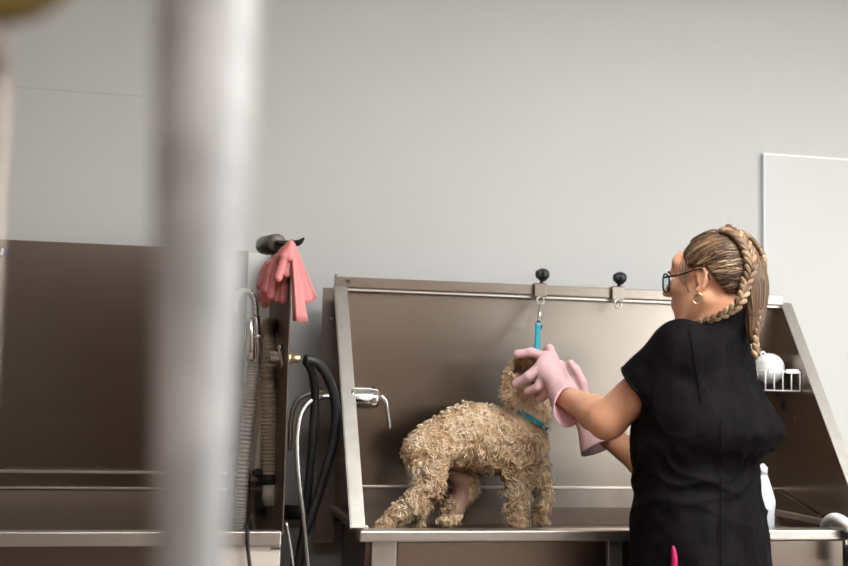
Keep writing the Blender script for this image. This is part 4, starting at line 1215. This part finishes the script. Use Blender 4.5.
# ---- hair
hl_y = np.array([-.16, -.12, -.095, -.070, -.045, -.020, .005, .025, .050, .072, .10])
hl_z = np.array([-.20, -.17, -.085, -.055, -.010, .026, .030, .028, .046, .076, .098])
def hair_shell():
    F = Field(HO - .19, HO + .17, .0042)
    F.add(ell(Hd(0, -.022, .033), (.0795, .1005, .0925), RH), .01)
    F.add(cone(Hd(.012, -.095, .0), Hd(.004, -.108, -.075), .040, .023), .02); F.add(cone(Hd(.004, -.108, -.075), Hd(-.006, -.108, -.135), .023, .009), .015)
    X, Y, Z = np.meshgrid(*F.ax, indexing='ij')
    L = (np.stack([X, Y, Z], -1) - HO) @ RH
    zl = np.interp(L[..., 1], hl_y, hl_z)
    d = (zl - L[..., 2]) * .75
    t = np.clip(.5 - .5 * (d - F.f) / .006, 0, 1)
    F.f = (d + (F.f - d) * t + .006 * t * (1 - t)).astype(np.float32)
    V, Q = F.mesh(); V = relax(V, Q, 2)
    return V, Q
V, Q = hair_shell()
hb_ = qmesh('hair', V, Q, 'hair_base', person)
hb_['label'] = 'light brown hair with blonde streaks drawn back into braids'
HCc = np.array([0, -.022, .033]); HRr = np.array([.0795, .1005, .0925])
def onto(p, lift=.002):                          # push a head-space point onto the hair surface
    q = (np.asarray(p) - HCc) / HRr
    q = q / np.linalg.norm(q)
    return HCc + q * (HRr + lift)
def braid_path(kind):
    if kind == 'near':
        return [(-.032, -.048, .116), (-.038, -.078, .100), (-.043, -.103, .070), (-.046, -.118, .030), (-.050, -.115, -.012), (-.056, -.094, -.050), (-.064, -.060, -.080), (-.074, -.020, -.098), (-.078, .020, -.108)]
    return [(.030, -.055, .115), (.036, -.085, .098), (.040, -.112, .06), (.034, -.126, .010), (.022, -.126, -.035), (.006, -.120, -.080), (-.006, -.114, -.120), (-.012, -.116, -.155), (-.012, -.118, -.185)]
st_ = MB()
NP_ = [onto(p, .006) if i < 5 else np.array(p) for i, p in enumerate(braid_path('near'))]
NPs = spline(NP_, 60)
FPs = spline([onto(p, .006) if i < 4 else np.array(p) for i, p in enumerate(braid_path('far'))], 60)
for k in range(330):
    sgn = -1 if k % 3 else 1
    t = random.random()
    # start on the hair line, run back over the skull into the braid
    ys = random.uniform(-.085, .075)
    zs_ = np.interp(ys, hl_y, hl_z) + random.uniform(0, .012)
    start = onto((sgn * .075 * math.sqrt(max(.02, 1 - ((ys + .022) / .12) ** 2 * .6)), ys, zs_), .0005)
    if k % 5 == 0:                               # from the parting
        start = onto((sgn * random.uniform(0.0, .03), random.uniform(.02, .075), .12), .0005)
    path = NPs if sgn < 0 else FPs
    tt = np.clip(.04 + .55 * (.075 - ys) / .16 + random.uniform(-.06, .06), .02, .60)
    end = path[int(tt * 59)]
    pts = []
    for j in range(8):
        u_ = j / 7
        p = start * (1 - u_) + end * u_
        pts.append(Hd(*onto(p + np.array([0, 0, .006 * math.sin(math.pi * u_)]), .0015 + .003 * u_ * (1 - u_) + random.uniform(-.0006, .0012))))
    tone = min(1, max(0, random.gauss(.40 + .25 * math.sin(ys * 170), .24)))
    st_.tube(pts, [.0010, .0022, .0024, .0016], n=12, sides=5, tone=tone)
for k in range(16):                              # loose wisps before the ear and at the forehead
    a = np.array([-.070, random.uniform(.030, .048), random.uniform(.02, .05)])
    e = a + np.array([-.004 + random.uniform(-.004, .004), random.uniform(-.018, -.004), -random.uniform(.035, .06)])
    m_ = (a + e) / 2 + np.array([-.004, .006, 0])
    st_.tube([Hd(*a), Hd(*m_), Hd(*e)], [.0009, .0012, .0004], n=8, sides=4, tone=random.uniform(.3, .7))
for k in range(110):                             # the gathered hair at the nape, running down into the hanging braid
    th = random.uniform(0, 2 * math.pi); pts = []
    for c_, r_ in (((.016, -.070, .060), .050), ((.012, -.095, .0), .0405), ((.008, -.102, -.04), .0345), ((.004, -.108, -.078), .0230), ((-.003, -.108, -.112), .0150), ((-.007, -.110, -.150), .0070)):
        pts.append(Hd(c_[0] + r_ * math.cos(th), c_[1] + r_ * math.sin(th) * 1.0, c_[2]))
    st_.tube(pts, [.0012, .0024, .0024, .0016], n=14, sides=5, tone=min(1, max(0, random.gauss(.36, .22))))
so = st_.build('hair_strands', 'hair', hb_, tone=True); so['kind'] = 'stuff'

def braid(P, w0, w1, pitch, name):
    # interleaved plump locks laid in a chevron along a path (head space)
    mb = MB()
    seg = np.linalg.norm(np.diff(P, axis=0), axis=1); cum = np.concatenate([[0], np.cumsum(seg)])
    L = cum[-1]; nlk = int(L / pitch)
    for i in range(nlk):
        for s in (-1, 1):
            u_ = (i + (.5 if s > 0 else 0)) / nlk
            if u_ >= 1: continue
            c = np.array([np.interp(u_ * L, cum, P[:, d]) for d in range(3)])
            c2 = np.array([np.interp(min(L, u_ * L + .004), cum, P[:, d]) for d in range(3)])
            tdir = unit(c2 - c) if np.linalg.norm(c2 - c) > 1e-6 else tdir
            out = unit(c - (HCc + np.array([0, .0, -.02])))
            out = unit(out - (out @ tdir) * tdir)
            sd = np.cross(tdir, out)
            w = w0 + (w1 - w0) * u_
            ax = unit(tdir * .80 - sd * s * .62)
            bx = unit(np.cross(out, ax))
            R = RH @ np.stack([bx, out, ax], 1)
            ctr = Hd(*(c + sd * s * w * .52 + out * w * .25))
            mb.ball(ctr, (w * .50, w * .50, w * 1.05), R, 10, 8, tone=min(1, max(0, random.gauss(.68, .16))))
            for q in range(3):                   # fine strands lying on each lock
                off = (q - 1) * w * .26
                cc_ = ctr + R @ np.array([off, w * .42, 0])
                mb.tube([cc_ - R @ np.array([0, w * .12, w * .75]), cc_, cc_ + R @ np.array([0, -w * .12, w * .75])], [.0006, .0011, .0006], n=5, sides=4, tone=min(1, max(0, random.gauss(.72, .22))))
    return mb.build(name, 'hair', person, tone=True)
braid(NPs, .0185, .0100, .0165, 'braid')
braid(FPs, .0150, .0125, .0165, 'braid')

# ---- glasses and earring
gl = MB(); lens_obs = []
gz, gy = -.004, .106
groot = None
rim_pts = {}
for s in (-1, 1):
    P = []
    for i in range(33):
        g = 2 * math.pi * i / 32
        cx, sx_ = math.cos(g), math.sin(g)
        rx, rz = .027, .0225
        x = .0335 * s + rx * np.sign(cx) * abs(cx) ** .75; zz = gz + rz * np.sign(sx_) * abs(sx_) ** .75
        y = gy - .35 * max(0, abs(x) - .01) ** 1.3
        P.append(Hd(x, y, zz))
    rim_pts[s] = P
    gl.tube(P, .0022, sides=8)
gl.tube([Hd(-.008, gy - .001, gz + .008), Hd(0, gy + .002, gz + .011), Hd(.008, gy - .001, gz + .008)], .002, n=8)
for s in (-1, 1):
    gl.tube([Hd(.0615 * s, gy - .012, gz + .011), Hd(.070 * s, gy - .022, gz + .012), Hd(.0765 * s, .045, gz + .016), Hd(.0800 * s, .0, .024), Hd(.0790 * s, -.020, .016), Hd(.0770 * s, -.030, -.004)],
            [.0024, .0028, .0022, .0018, .0018, .0018], n=24, sides=8)
go = gl.build('glasses', 'frame_black', person)
for s in (-1, 1):
    P = rim_pts[s][:-1]
    MB().add(P, [tuple(range(32))]).build('lens', 'lens', go)
MB().torus(Hd(-.0790, .000, -.046), RH @ np.array([1, .35, 0]), .0125, .0014, 28, 8).build('hoop_earring', 'gold', person)
